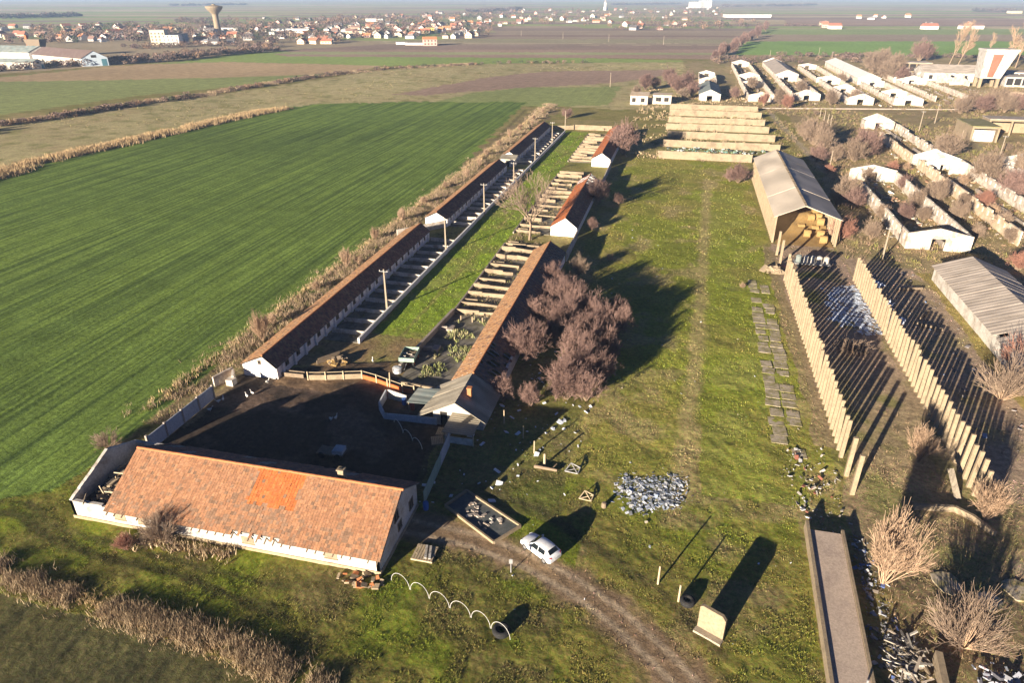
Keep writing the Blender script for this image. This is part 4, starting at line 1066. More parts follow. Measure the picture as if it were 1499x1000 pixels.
for i, (x, y) in enumerate(((131, 512), (137.5, 496), (145, 478), (150, 470))):
    w = MB(); w.wall((x, y), (x + 8, y + 4), 4, 5.5, .5); w.wall((x + 8, y + 4), (x + 9, y - 4), 4, 2.5, .4); tag(w.build('broken_wall', M['white'], None, (x, y, 0)), ['broken white wall fragment farthest left of the concrete tower', 'broken white wall fragment beside the stepped gables', 'tall broken white wall fragment before the grey roofed building', 'low broken white wall fragment nearest the concrete tower'][i], 'wall')
b = box_building('long_white_building', 'long white building with a band of windows right of the concrete tower', 178, 214, 468, 482, 5.2, 9, 'white', 'grey_roof', False)
b = box_building('long_white_building', 'long low white building with a dark window strip in the far right background', 186, 236, 500, 514, 5, 10, 'white', 'grey_roof', False)
b = box_building('concrete_building', 'cream block with three windows behind the ruins, left of the broad grey roof', 142, 160, 545, 560, 6, 4, 'concrete_pale', 'grey_roof', False)
m = MB(); m.wall((156, 424), (178, 414), 2.6, 2.6, .5); m.wall((178, 414), (205, 402), 2.2, 2.2, .5); m.wall((178.2, 414), (184, 428), 2.4, 2.2, .5); tag(m.build('yard_wall', M['pen_wall'], None, (170, 417, 0)), 'long cream yard wall before the concrete tower', 'wall')
m = MB(); m.wall((36, 348), (130, 366), .5, .5, .25); tag(m.build('yard_wall', M['concrete_grey'], None, (80, 356, 0)), 'thin low wall along the near end of the far ruins', 'wall')
# small white house behind the yard
root = thing('small_house', 'small white house in two sections behind the far barns', 'house', (-16, 350, 0))
w = MB()
for a, b_, y in ((-24.6, -16.4, 347.5), (-14.2, -5.5, 352)):
    w.box(a, b_, y, y + .3, 0, 4); w.box(a, a + .3, y + .3, y + 9, 0, 4); w.box(b_ - .3, b_, y + .3, y + 9, 0, 4); w.box(a + .3, b_ - .3, y + 8.7, y + 9, 0, 4)
w.box(-16.4, -14.2, 352.5, 352.8, 0, 2.6); w.build('wall', M['white'], root)
w = MB(); slab(w, (-25, 347.2, 4.0), (-16, 347.2, 4.0), (-16, 357, 4.7), (-25, 357, 4.7), .12); w.box(-14.4, -5.3, 351.8, 361.2, 4.003, 4.2); w.build('roof', M['orange_wall'], root)
for x, y, ww in ((-22.9, 347.5, 1.6), (-18.7, 347.5, 1.6), (-11.5, 352, 2.4), (-7.8, 352, 2.0)): window_part(root, x, y, 2.2, ww, 1.7, '-y')

# ------------------------------------------------------------------ 6 things in the farmyard
root = thing('panel_fence', 'pale concrete panel fence between the sown field and the dark farmyard', 'fence', (-54.5, 58, 0))
a = Vector((-55.6, 53.1, 0)); b = Vector((-55.4, 65.0, 0))
for i in range(4):
    p = a.lerp(b, i / 4); q = a.lerp(b, (i + 1) / 4)
    m = MB(); m.wall(p + Vector((0, .12, 0)), q - Vector((0, .12, 0)), 1.9, 1.9, .1); m.build('panel', M['fence_blue'], root)
for i in range(5):
    p = a.lerp(b, i / 4); m = MB(); m.box(p.x - .12, p.x + .12, p.y - .115, p.y + .115, 0, 2.05 + (.1 if i == 0 else 0)); m.build('post', M['concrete_grey'], root)
m = MB(); m.wall((-57.2, 67.6), (-56.0, 70.4), 1.5, 1.7, .3); m.wall((-56.0, 70.4), (-55.2, 69.0), 1.5, 1.2, .3); m.box(-55.8, -54.8, 68.2, 69.2, 0, .9); tag(m.build('low_wall', M['white_worn'], None, (-56, 69, 0)), 'broken low white walls beside the gable of the nearest left barn', 'wall')
# front boundary of the yard: pale sheet fence from the cottage to the long building
root = thing('sheet_fence', 'grey green sheet fence running from the cottage to the long white building', 'fence', (-21.5, 56, 0))
a = Vector((-21.6, 51.6, 0)); b = Vector((-22.3, 62.2, 0))
for i in range(8):
    p = a.lerp(b, i / 8); q = a.lerp(b, (i + 1) / 8 - .005); m = MB(); m.wall(p, q, 1.75 + random.uniform(-.06, .06), 1.75 + random.uniform(-.06, .06), .06); m.build('panel', M['bluegreen'] if i < 5 else M['fence_blue'], root)
# post and rail fence with orange stretch
root = thing('rail_fence', 'low rail fence with a cream plinth and an orange iron stretch across the farmyard', 'fence', (-42, 70, 0))
pts = [G(452, 556), G(478, 556), G(504, 555), G(531, 554), G(552, 560), G(568, 566), G(590, 574), G(607, 577)]
for i in range(7):
    p, q = pts[i], pts[i + 1]
    m = MB(); m.wall(p, q, .75 if i < 3 else .6, .75 if i < 3 else .6, .16)
    m.build('plinth' if i < 3 else 'orange_rail', M['pen_wall'] if i < 3 else M['rust_orange'], root)
    m = MB(); m.tube(p + Vector((0, 0, 1.15)), q + Vector((0, 0, 1.15)), .045, .045, 6); m.build('rail', M['wood_pale'], root)
for p in pts: m = MB(); m.box(p.x - .07, p.x + .07, p.y - .19, p.y - .085, 0, 1.35); m.build('post', M['wood_pale'], root)
m = MB(); p = G(571, 568); m.tube(p, p + Vector((.1, 0, 2.4)), .09, .08, 7); tag(m.build('gate_post', M['wood_pale'], None, p), 'tall pale gate post beside the orange fence', 'post')
for i, (u, v, l) in enumerate(((428, 552, 'brown plank feed trough just right of the nearest left barn gable'), (480, 528, 'broken plank pen side lying beside the left barn pens'))):
    p = G(u, v); root = thing('plank_trough', l, 'trough', p)
    m = MB(); m.obox(p + Vector((0, 0, .3)), (3.4, .12, .6), .05 + i * .9); m.obox(p + Vector((-.15, .7, .3)), (3.4, .12, .6), .05 + i * .9); m.build('side', M['wood'], root)
    m = MB(); m.obox(p + Vector((-.08, .35, .12)), (3.3, .56, .1), .05 + i * .9); m.build('base', M['wood'], root)
rubble('straw_pile', 'small orange brown heap of straw by the plank pen', 'heap', tuple(G(497, 530)[:2]), 1.6, 1.2, 60, .6, [M['straw'], M['wood']], .9)
# trailer
p = G(600, 530); root = thing('farm_trailer', 'pale green open farm trailer full of scrap beside the pen wall', 'trailer', p)
rz = .12; Rm = Matrix.Rotation(rz, 4, 'Z')
def tb(mb, c, s, m=0): mb.obox(p + Rm @ Vector(c), s, rz, m)
m = MB(); tb(m, (0, 0, .95), (2.1, 3.4, .1)); m.build('bed', M['wood'], root)
for c, s in (((0, -1.72, 1.25), (2.2, .06, .6)), ((0, 1.72, 1.25), (2.2, .06, .6)), ((-1.08, 0, 1.25), (.06, 3.36, .6)), ((1.08, 0, 1.25), (.06, 3.36, .6))):
    m = MB(); tb(m, c, s); m.build('side_board', M['bluegreen'], root)
for x in (-.85, .85):
    for y in (-1.1, 1.1):
        m = MB(); c = p + Rm @ Vector((x, y, .42)); d = Rm @ Vector((.13, 0, 0)); m.tube(c - d, c + d, .42, .42, 14); wh = m.build('wheel', M['rubber'], root)
        m = MB(); m.tube(c - d * 1.05, c + d * 1.05, .2, .2, 10); m.build('rim', M['rust_orange'], wh)
m = MB(); m.tube(p + Rm @ Vector((0, -1.7, .7)), p + Rm @ Vector((0, -3.2, .4)), .05, .05, 6); m.build('drawbar', M['steel'], root)
m = MB()
for i in range(14): tb(m, (random.uniform(-.8, .8), random.uniform(-1.4, 1.4), 1.15 + random.uniform(0, .2)), (random.uniform(.3, .9), random.uniform(.1, .5), .15), i % 2)
m.build('scrap_load', [M['wood'], M['white_worn']], root)
p = G(582, 545); m = MB(); m.tube(p, p + Vector((0, 0, .75)), .62, .66, 16); m.tube(p + Vector((0, 0, .755)), p + Vector((0, 0, .85)), .66, .3, 16)
tag(m.build('water_tub', M['fence_blue'], None, p), 'pale round plastic tub in front of the trailer', 'tub')
for u, v, mt, l in ((631, 578, 'blue', 'bright blue barrel in front of the cottage roof'), (604, 600, 'red', 'small red barrel in the cottage side yard'), (592, 592, 'blue', 'blue barrel in the cottage side yard'), (622, 762, 'blue', 'blue barrel at the end of the sheet fence')):
    p = G(u, v) if v != 762 else Vector((-21.2, 51.0, 0)); m = MB(); m.tube(p, p + Vector((0, 0, .3)), .27, .3, 12); m.tube(p + Vector((0, 0, .303)), p + Vector((0, 0, .6)), .3, .3, 12); m.tube(p + Vector((0, 0, .603)), p + Vector((0, 0, .9)), .3, .27, 12)
    tag(m.build('barrel', M[mt], None, p), l, 'barrel')
# side yard of the cottage
root = thing('side_yard', 'walled side yard with a lean-to roof left of the cottage', 'pen', G(600, 600))
A, B_, C_, D_ = G(556, 600), G(563, 613), G(640, 622), G(566, 583)
m = MB(); m.wall(A, B_, 1.1, 1.0, .18); m.wall(B_, C_, .8, 1.0, .18); m.wall(D_, A, 1.3, 1.1, .18); m.build('wall', M['fence_blue'], root)
E_ = G(596, 590); m = MB(); m.wall(D_ + Vector((.3, 0, 0)), E_, 1.4, 1.1, .15); m.build('inner_wall', M['white'], root)
m = MB(); a = G(572, 584, 1.6); b = G(640, 592, 1.6); c = G(652, 570, 2.0); d = G(596, 566, 2.0); slab(m, (a.x + 2.2, a.y - .2, 1.5), (b.x, b.y, 1.5), (c.x - .5, c.y, 1.95), (d.x + 1.5, d.y, 1.95), .06); m.build('lean_to_roof', M['teal_roof'], root)
for q in ((a.x + 2.3, a.y), (b.x - .3, b.y + .1)):
    m = MB(); m.box(q[0], q[0] + .1, q[1], q[1] + .1, 0, 1.5); m.build('post', M['wood'], root)
# yard wreck and bits in the shade
def car(name, label, loc, rz, paint, sub=0.0):
    root = thing(name, label, 'car', loc, None, rz)
    Z0 = -sub
    # sections from nose to tail: x, half width low, half width belt, half width top, sill, belt, top
    S = [(2.02, .62, .6, .56, .32, .52, .56), (1.9, .8, .78, .7, .22, .62, .70), (1.55, .84, .83, .72, .2, .76, .80), (1.0, .85, .85, .74, .2, .86, .92), (.85, .85, .85, .74, .2, .87, .955),
         (.2, .85, .86, .6, .2, .9, 1.42), (-.2, .85, .86, .62, .2, .91, 1.48), (-.9, .85, .86, .62, .2, .93, 1.47), (-1.35, .85, .85, .6, .2, .95, 1.40), (-1.78, .84, .83, .66, .22, .98, 1.1), (-1.96, .8, .78, .62, .3, .9, .98), (-2.02, .72, .7, .56, .38, .72, .8)]
    V = []
    for x, wl, wb, wt, zs, zb, zt in S:
        half = [(wl * .8, zs), (wl, zs + .12), (wb + .015, (zs + zb) / 2 + .05), (wb, zb), (wt, zt - .05), (wt * .82, zt)]
        V += [(x, y, z + Z0) for y, z in half] + [(x, -y, z + Z0) for y, z in reversed(half)]
    n = 12; F = []; 
    mb = MB(); mb.v = V
    for i in range(len(S) - 1):
        for j in range(n):
            k = (j + 1) % n
            mb.f.append((i * n + j, i * n + k, (i + 1) * n + k, (i + 1) * n + j)); mb.m.append(0); mb.c.append(None)
    mb.f.append(tuple(range(n - 1, -1, -1))); mb.m.append(0); mb.c.append(None)
    mb.f.append(tuple(range((len(S) - 1) * n, len(S) * n))); mb.m.append(0); mb.c.append(None)
    def part(mbx, nm, mat, par=None, smooth=False):
        o = mbx.build(nm, mat, None, None, smooth); o.parent = par or root; return o
    b = part(mb, 'body', M[paint], None, True)
    bv = b.modifiers.new('bevel', 'BEVEL'); bv.width = .03; bv.segments = 2; bv.limit_method = 'ANGLE'; bv.angle_limit = R(25)
    def panel(nm, pts, mat, push):
        m = MB(); pts = [Vector(p) + Vector((0, 0, Z0)) for p in pts]; nrm = (pts[1] - pts[0]).cross(pts[2] - pts[0]).normalized()
        cen = sum(pts, Vector()) / len(pts)
        if nrm.dot(cen - Vector((-.3, 0, .8 + Z0))) < 0: nrm = -nrm
        m.prism([p + nrm * push for p in pts], -nrm * .03, 0); return part(m, nm, mat)
    panel('windscreen', [(.83, .68, .98), (.83, -.68, .98), (.24, -.57, 1.41), (.24, .57, 1.41)], M['glass'], .022)
    panel('rear_window', [(-1.76, .58, 1.1), (-1.76, -.58, 1.1), (-1.4, -.52, 1.385), (-1.4, .52, 1.385)], M['glass'], .022)
    for s in (1, -1):
        panel('side_window', [(.66, s * .815, .95), (-.38, s * .84, .96), (-.38, s * .66, 1.40), (.2, s * .655, 1.36)], M['glass'], .02)
        panel('side_window', [(-.46, s * .84, .97), (-1.3, s * .835, 1.0), (-1.2, s * .67, 1.36), (-.46, s * .66, 1.40)], M['glass'], .02)
        panel('headlight', [(1.9, s * .74, .62), (1.98, s * .48, .6), (1.93, s * .46, .71), (1.8, s * .72, .74)], M['lamp_clear'], .02)
        panel('tail_light', [(-1.99, s * .56, .86), (-1.9, s * .8, .86), (-1.84, s * .8, 1.0), (-1.92, s * .58, 1.0)], M['lamp_red'], .03)
        m = MB(); m.obox((.62, s * .95, 1.0 + Z0), (.14, .2, .13), 0); part(m, 'mirror', M[paint])
        for x in (1.25, -1.25):
            m = MB(); m.tube((x, s * .62, .3 + Z0), (x, s * .875, .3 + Z0), .305, .3, 20); wv = part(m, 'wheel', M['rubber'])
            m = MB(); m.tube((x, s * .87, .3 + Z0), (x, s * .885, .3 + Z0), .19, .18, 14); part(m, 'rim', M['rim'], wv)
    m = MB(); m.box(1.99, 2.035, -.45, .45, .36 + Z0, .5 + Z0); part(m, 'grille', M['black_trim'])
    m = MB(); m.box(-2.04, -2.0, -.26, .26, .6 + Z0, .72 + Z0); part(m, 'number_plate', M['lamp_clear'])
    return root
cf, cr = G(763, 797), G(806, 829)
cc = (cf + cr) / 2 + Vector((.35, .5, 0))
d = cf - cr
car('parked_car', 'white hatchback parked on the dirt track in the low sun', (cc.x, cc.y, .0), math.atan2(d.y, d.x), 'car_white')
wp = G(487, 667)
root = thing('scrap_cart', 'dark cart with pale boards standing in the shade of the long building', 'cart', wp)
m = MB(); m.obox(wp + Vector((0, 0, .6)), (3.2, 1.5, .15)); m.build('bed', M['wood'], root)
m = MB(); m.obox(wp + Vector((.9, 0, .9)), (1.2, 1.3, .45), .05); m.obox(wp + Vector((1.0, 0, 1.16)), (1.1, 1.2, .06), .05); m.build('load', M['fence_blue'], root)
for x in (-1, 1):
    for y in (-.8, .8):
        m = MB(); c = wp + Vector((x, y, .4)); m.tube(c - Vector((0, .08, 0)), c + Vector((0, .08, 0)), .4, .4, 14); m.build('wheel', M['rubber'], root)
for i, (u, v, rz, l) in enumerate(((640, 646, .4, 'pale wooden pallet lying before the cottage porch'), (648, 633, .1, 'wooden pallet leaning by the cottage porch steps'))):
    p = G(u, v); m = MB()
    for k in range(7): m.obox(p + Matrix.Rotation(rz, 3, 'Z') @ Vector(((k - 3) * .2, 0, .16)), (.15, 1.6, .03), rz)
    for k in (-.7, 0, .7): m.obox(p + Matrix.Rotation(rz, 3, 'Z') @ Vector((0, k, .07)), (1.4, .12, .14), rz)
    tag(m.build('pallet', M['wood_pale'], None, p), l, 'pallet')
def arch(p, q, h, r=.035, n=14):
    mb = MB(); p = Vector(p); q = Vector(q); last = None
    for i in range(n + 1):
        a = math.pi * i / n; c = p.lerp(q, .5 - .5 * math.cos(a)) + Vector((0, 0, h * math.sin(a)))
        if last is not None: mb.tube(last, c, r, r, 6)
        last = c
    return mb
hp = [G(573, 850), G(601, 864), G(629, 877), G(659, 891), G(690, 905), G(719, 921), G(748, 938)]
words = ['white hoop at the corner of the long building, first of the chain', 'second white hoop of the chain, next to the house corner hoop', 'third white hoop of the chain on the grass', 'fourth white hoop of the chain on the grass', 'fifth white hoop of the chain, one before the old tyre', 'white hoop farthest from the building, beside the old tyre']
for i in range(6):
    o = arch(hp[i], hp[i + 1] - (hp[i + 1] - hp[i]) * .04, 1.3, .017).build('hoop', M['hoop'], None, hp[i]); tag(o, words[i], 'hoop', 'white hoops in a chain')
hq = [G(577, 618), G(590, 634), G(604, 646), G(618, 658)]
for i in range(3): tag(arch(hq[i], hq[i + 1], .9, .035).build('hoop', M['hoop'], None, hq[i]), ['upper pale hoop in the shaded farmyard by the cottage', 'middle pale hoop in the shaded farmyard by the cottage', 'lower pale hoop in the shaded farmyard by the cottage'][i], 'hoop', 'pale hoops in the shade')
def torus(mb, c, Rr, r, n=22, k=9, squash=1.0):
    b = len(mb.v)
    for i in range(n):
        a = 2 * math.pi * i / n
        for j in range(k):
            e = 2 * math.pi * j / k; rr = Rr + r * math.cos(e)
            mb.v.append((c[0] + rr * math.cos(a), c[1] + rr * math.sin(a), c[2] + r * math.sin(e) * squash))
    for i in range(n):
        for j in range(k):
            mb.f.append((b + i * k + j, b + ((i + 1) % n) * k + j, b + ((i + 1) % n) * k + (j + 1) % k, b + i * k + (j + 1) % k)); mb.m.append(0); mb.c.append(None)
for u, v, rr, l in ((734, 927, .52, 'old black tractor tyre lying on the grass beside the last hoop'), (1006, 884, .42, 'old black tyre lying near the leaning concrete slab')):
    p = G(u, v); m = MB(); torus(m, (p.x, p.y, .28), rr, .26, squash=1.15); o = m.build('tyre', M['rubber'], None, p, True); tag(o, l, 'tyre')
# goats? only small white birds are seen
birds = [(370, 578), (362, 582), (320, 590), (327, 587), (308, 602), (392, 561), (485, 616), (492, 614), (546, 530)]
def bird(p, rz):
    mb = MB(); Rz = Matrix.Rotation(rz, 3, 'Z')
    prof = [(-.34, .03, .38), (-.25, .1, .34), (-.1, .15, .3), (.08, .14, .3), (.2, .08, .36), (.26, .05, .48), (.29, .045, .6), (.33, .055, .66), (.4, .03, .65), (.47, .012, .63)]
    n = 8
    for x, r, z in prof:
        for j in range(n):
            a = 2 * math.pi * j / n; mb.v.append(tuple(Vector(p) + Rz @ Vector((x, r * math.cos(a), z + r * math.sin(a) * 1.05))))
    for i in range(len(prof) - 1):
        for j in range(n): mb.f.append((i * n + j, i * n + (j + 1) % n, (i + 1) * n + (j + 1) % n, (i + 1) * n + j)); mb.m.append(0); mb.c.append(None)
    for s in (-.07, .07): mb.tube(Vector(p) + Rz @ Vector((0, s, 0)), Vector(p) + Rz @ Vector((-.02, s, .2)), .02, .025, 5)
    return mb
for i, (u, v) in enumerate(birds):
    p = G(u, v); o = bird(p, random.uniform(0, 6)).build('farm_bird', M['bird'], None, p, True)
    tag(o, 'white goose standing on the dark ground of the farmyard' if i < 6 else ('white goose near the rail fence in the deep shade' if i < 8 else 'white goose alone on the sunlit mud beyond the rail fence'), 'goose', 'white geese in the farmyard')

# ------------------------------------------------------------------ 7 the open ground in front
def gpost(u, v, h, r, l, mat='wood_pale', lean=(0, 0)):
    p = G(u, v); m = MB(); m.tube(p - Vector((0, 0, .2)), p + Vector((lean[0], lean[1], h)), r, r * .8, 8)
    m.tube(p + Vector((lean[0], lean[1], h + .001)), p + Vector((lean[0], lean[1], h + .04)), r * .78, r * .5, 8)
    tag(m.build('wooden_post', M[mat], None, p), l, 'post')
gpost(963, 855.6, 2.1, .1, 'left post of the two beside the leaning concrete slab')
gpost(993, 881, 1.9, .1, 'right post of the two beside the leaning concrete slab')
gpost(782, 664, 1.7, .09, 'pale post at the edge of the cottage shade'); gpost(766, 641, 1.6, .08, 'grey post inside the cottage shade'); gpost(738, 620, 1.9, .08, 'grey post under the small bush by the cottage')
gpost(797, 681, 1.5, .16, 'thick short stump beside the fallen log')
gpost(748, 838, 1.6, .06, 'slim grey signpost beside the white car', 'steel')
p = G(748, 838); m = MB(); m.obox(p + Vector((0, -.06, 1.35)), (.32, .03, .5), .2); tag(m.build('sign_board', M['steel'], None, p), 'small grey board fixed to the post beside the white car', 'sign')
# leaning concrete slab: panel with a foot
a, b = G(1018, 922), G(1055, 943); dirv = (b - a).normalized(); nrm = Vector((dirv.y, -dirv.x, 0))
if nrm.y > 0: nrm = -nrm
root = thing('concrete_slab', 'big sandy concrete slab standing on edge, casting a long shadow', 'slab', a)
m = MB(); back = -nrm * .25; h = 2.6; Z = Vector((0, 0, 1)); w = (b - a); c0 = a + back
poly = [c0, c0 + w, c0 + w * 1.0 + Z * (h * .86), c0 + w * .86 + Z * h, c0 + w * .1 + Z * h * 1.02, c0 + w * .0 + Z * h * .95]
m.prism(poly, back * 1.2); m.build('panel', M['concrete_pale'], root)
m = MB(); m.prism([a - w * .03 + nrm * .35, b + w * .03 + nrm * .35, b + w * .03 + back, a - w * .03 + back], Z * .22); m.build('foot', M['concrete'], root)
M['trough_floor'] = worn('dark_trough_floor', (.09, .1, .1), (.2, .19, .17), .5, .6, 4)  # floor coloured darker than the pale rim
# shallow concrete trough
c = [G(652, 742), G(683, 720), G(762, 772), G(723, 796)]
root = thing('concrete_trough', 'shallow rectangular concrete trough with a pale rim, half in shade', 'trough', c[0])
m = MB()
for i in range(4): m.wall(c[i], c[(i + 1) % 4], .28, .28, .2, -.1)
m.build('rim', M['concrete_pale'], root)
cen = sum(c, Vector()) / 4
m = MB(); m.prism([cen + (q - cen) * .95 for q in c], (0, 0, .08)); m.build('floor', M['trough_floor'], root)
m = MB()
for i in range(26): 
    q = cen + (random.choice(c) - cen) * random.uniform(0, .6) + Vector((random.uniform(-.6, .6), random.uniform(-.6, .6), .12)); m.obox(q, (random.uniform(.2, .7), random.uniform(.1, .4), .1), random.uniform(0, 3), i % 2, random.uniform(-.2, .2))
tag(m.build('rubble', [M['white_worn'], M['concrete_grey']], root), kind='stuff')
p = G(622, 812); root = thing('pallet', 'weathered pallet with two white boards on it, by the house corner', 'pallet', p)
m = MB()
for k in range(8): m.obox(p + Vector(((k - 3.5) * .26, 0, .2)), (.2, 2.0, .04), 0)
for k in (-.9, 0, .9): m.obox(p + Vector((0, k, .09)), (2.1, .14, .18), 0)
m.build('slats', M['wood_pale'], root)
for x in (.1, .5):
    m = MB(); m.obox(p + Vector((x, .1, .28)), (.22, 1.7, .08), .25); m.build('board', M['white'], root)
p = G(800, 688); m = MB(); m.tube(p + Vector((-1.4, .1, .18)), p + Vector((1.2, -.1, .2)), .2, .16, 9); m.tube(p + Vector((.6, 0, .2)), p + Vector((1.0, .8, .4)), .09, .05, 6); tag(m.build('fallen_log', M['bark'], None, p), 'fallen log lying at the edge of the cottage shade', 'log')
def frame_thing(u, v, l, s, mat='wood_pale'):
    p = G(u, v); m = MB(); 
    k = [Vector((-.9, -.3, .08)), Vector((.7, -.5, .1)), Vector((.9, .5, .3)), Vector((-.3, .8, .6))]
    for i in range(4): m.tube(p + k[i] * s, p + k[(i + 1) % 4] * s, .06, .06, 6)
    m.tube(p + k[0] * s, p + k[2] * s, .05, .05, 6); m.tube(p + k[1] * s, p + k[3] * s, .05, .05, 6)
    tag(m.build('broken_frame', M[mat], None, p), l, 'frame')
frame_thing(858, 730, 'broken pale wooden frame lying left of the rubbish heap', .8); frame_thing(838, 690, 'broken frame and scrap beside the fallen log', .9, 'steel')
gpost(884, 742, .5, .3, 'squat stump at the left end of the rubbish heap', 'wood')
# rubbish heaps: nobody could count the pieces
def litter(name, label, poly, n, size, cols, h=.25, flatk=.25, wid=(.3, .8), tilt=.5):
    poly = GP(poly) if len(poly[0]) == 2 and max(abs(q[0]) for q in poly) > 200 else poly
    xs = [q[0] for q in poly]; ys = [q[1] for q in poly]
    X = NR.uniform(min(xs) - .5, max(xs) + .5, n * 3); Y = NR.uniform(min(ys) - .5, max(ys) + .5, n * 3)
    k = inpoly(X + (fbm(X, Y, 1.5, 5) - .5) * 3 + NR.normal(0, .35, n * 3), Y + (fbm(X, Y, 1.5, 6) - .5) * 3 + NR.normal(0, .35, n * 3), poly); X, Y = X[k][:n], Y[k][:n]
    mb = MB(); cx, cy = np.mean(xs), np.mean(ys)
    for x, y in zip(X, Y):
        s = size * (.3 + 1.7 * random.random() ** 3); f = random.uniform(.75, 1.1); c = random.choice(cols)
        mb.obox((x, y, random.uniform(.02, h)), (s, s * random.uniform(*wid), s * flatk * random.uniform(.3, 1)), random.uniform(0, 3.14), 0, random.uniform(-tilt, tilt), tuple(q * f for q in c), random.uniform(-tilt, tilt))
    return tag(mb.build(name, M['litter']), label, 'rubbish', kind='stuff')
WB = [(.7,.72,.76),(.68,.7,.75),(.55,.6,.68),(.42,.5,.62),(.16,.17,.18),(.3,.33,.37),(.55,.55,.52)]
litter('rubbish_heap', 'heap of white and bluish rubbish lying on the grass', [(895,706),(920,695),(955,700),(980,694),(1010,712),(1000,730),(985,742),(960,748),(930,752),(915,735)], 1100, .27, WB + [(.1,.11,.12),(.25,.27,.3),(.35,.4,.48)], .1, .08, (.3, .9), .3)
litter('scattered_litter', 'white scraps strewn in the shade beside the cottage', [(-24,50),(-8,56),(-6,88),(-18,88)], 130, .4, WB[:3], .1)
litter('scattered_litter', 'scraps strewn over the yard grass', [(-12,40),(20,40),(20,150),(-14,150)], 150, .16, WB[:3] + [(.45,.4,.32)], .05)
litter('scattered_litter', 'stony debris by the nearest concrete post', [(15.5,58),(20.5,57),(20,72),(15,70)], 170, .3, [(.4,.37,.33),(.5,.46,.4),(.25,.22,.19),(.55,.55,.56),(.3,.12,.08)], .15)
litter('scattered_litter', 'mixed debris along the shaded side of the ramp', [(19.6,41),(21.6,41),(21.8,54),(20.2,58)], 300, .26, [(.3,.32,.36),(.15,.15,.16),(.1,.15,.35),(.4,.4,.4),(.2,.17,.14)], .15)
litter('plank_heap', 'pale broken planks heaped right of the ramp', [(20,37),(24,37.5),(22.8,45),(20.6,45)], 190, 1.1, [(.4,.35,.28),(.33,.28,.23),(.46,.43,.38),(.12,.11,.1)], .4, .06, (.06, .14))
litter('plastic_sheeting', 'patch of crumpled bluish white sheeting between the rows of posts', [(1212,424),(1232,420),(1254,420),(1286,492),(1262,488),(1232,474),(1214,466)], 1700, .4, [(.6,.66,.78),(.5,.58,.72),(.62,.66,.74),(.4,.46,.56)], .08, .06, (.4, .9), .14)
litter('scattered_litter', 'dark litter and blue scraps behind the right row of posts', [(35,75),(46,75),(46,138),(35,138)], 160, .4, [(.2,.17,.16),(.3,.27,.26),(.12,.1,.1),(.2,.3,.5)], .15)
for i, (x, y, l) in enumerate(((37.3, 128, 'far'), (36.6, 118, 'mid'), (36.8, 111, 'near'))):
    litter('plastic_sheeting', {'far': 'blue white plastic heap farthest back behind the right row of posts', 'mid': 'blue white plastic heap in the middle behind the right row of posts', 'near': 'small blue white plastic heap nearest behind the right row of posts'}[l], [(x-1.4,y-1.5),(x+1.2,y-1.8),(x+1.5,y+1.4),(x-1,y+2)], 120, .5, [(.45,.55,.75),(.6,.65,.75)], .4, .3)
litter('rubbish_heap', 'bluish rubbish filling the pit in the near right corner', [(26.5,33),(42,33),(42,44),(34,46),(30,43),(27,44)], 2600, .4, [(.34,.36,.42),(.2,.22,.27),(.45,.46,.5),(.1,.1,.12),(.28,.2,.22)], .4, .35)
litter('silage_litter', 'green and white scraps along the foot of the second silage wall', [(-4,240),(24,240),(30,246.5),(-4,246.5)], 220, .6, [(.14,.26,.22),(.5,.55,.55),(.06,.07,.07),(.15,.2,.1)], .4, .5)
RP = [(.5,.45,.38),(.4,.35,.28),(.3,.25,.19),(.36,.22,.14),(.22,.19,.15)]
for poly_, n_ in (([(46,150),(62,150),(62,214),(46,214)], 420), ([(69,156),(85,156),(85,310),(69,310)], 620), ([(29,368),(112,368),(112,575),(29,575)], 900), ([(118,385),(160,385),(160,500),(118,500)], 380)):
    litter('rubble_scatter', {420: 'pale rubble fallen round the window gap ruin', 620: 'pale rubble fallen along the orange walled ruins', 900: 'pale rubble strewn between the far white ruins', 380: 'pale rubble left of the concrete tower'}[n_], poly_, n_, .75, RP, .3, .4)
# pile of earth and stone at the wall feet of row one
rubble('stone_heap', 'pale flat boulder at the near corner of the hay barn', 'stone', tuple(G(1130, 398)[:2]), 1.6, .8, 30, 1.3, [M['pen_wall']], .5)
# trailer in front of the hay barn
p = Vector((27.5, 134.5, 0)); root = thing('farm_cart', 'flat cart loaded with white tubs before the hay barn', 'cart', p)
m = MB(); m.obox(p + Vector((0, 0, .8)), (6.5, 2.2, .15)); m.build('bed', M['steel'], root)
for i in range(5): m = MB(); q = p + Vector((-2.5 + i * 1.25, 0, .885)); m.tube(q, q + Vector((0, 0, 1.2)), .5, .52, 14); m.tube(q + Vector((0, 0, 1.203)), q + Vector((0, 0, 1.35)), .5, .2, 14); m.build('tub', M['white'] if i else M['teal_roof'], root)
for x in (-2.4, 2.4):
    for y in (-.9, .9): m = MB(); c = p + Vector((x, y, .4)); m.tube(c - Vector((0, .12, 0)), c + Vector((0, .12, 0)), .4, .4, 14); m.build('wheel', M['rubber'], root)
m = MB(); q = Vector((23.4, 134.2, 0)); m.tube(q, q + Vector((0, 0, .9)), .35, .38, 12); m.tube(q + Vector((0, 0, .903)), q + Vector((0, 0, .98)), .38, .2, 12); tag(m.build('barrel', M['red'], None, q), 'red barrel at the far end of the left post row', 'barrel')
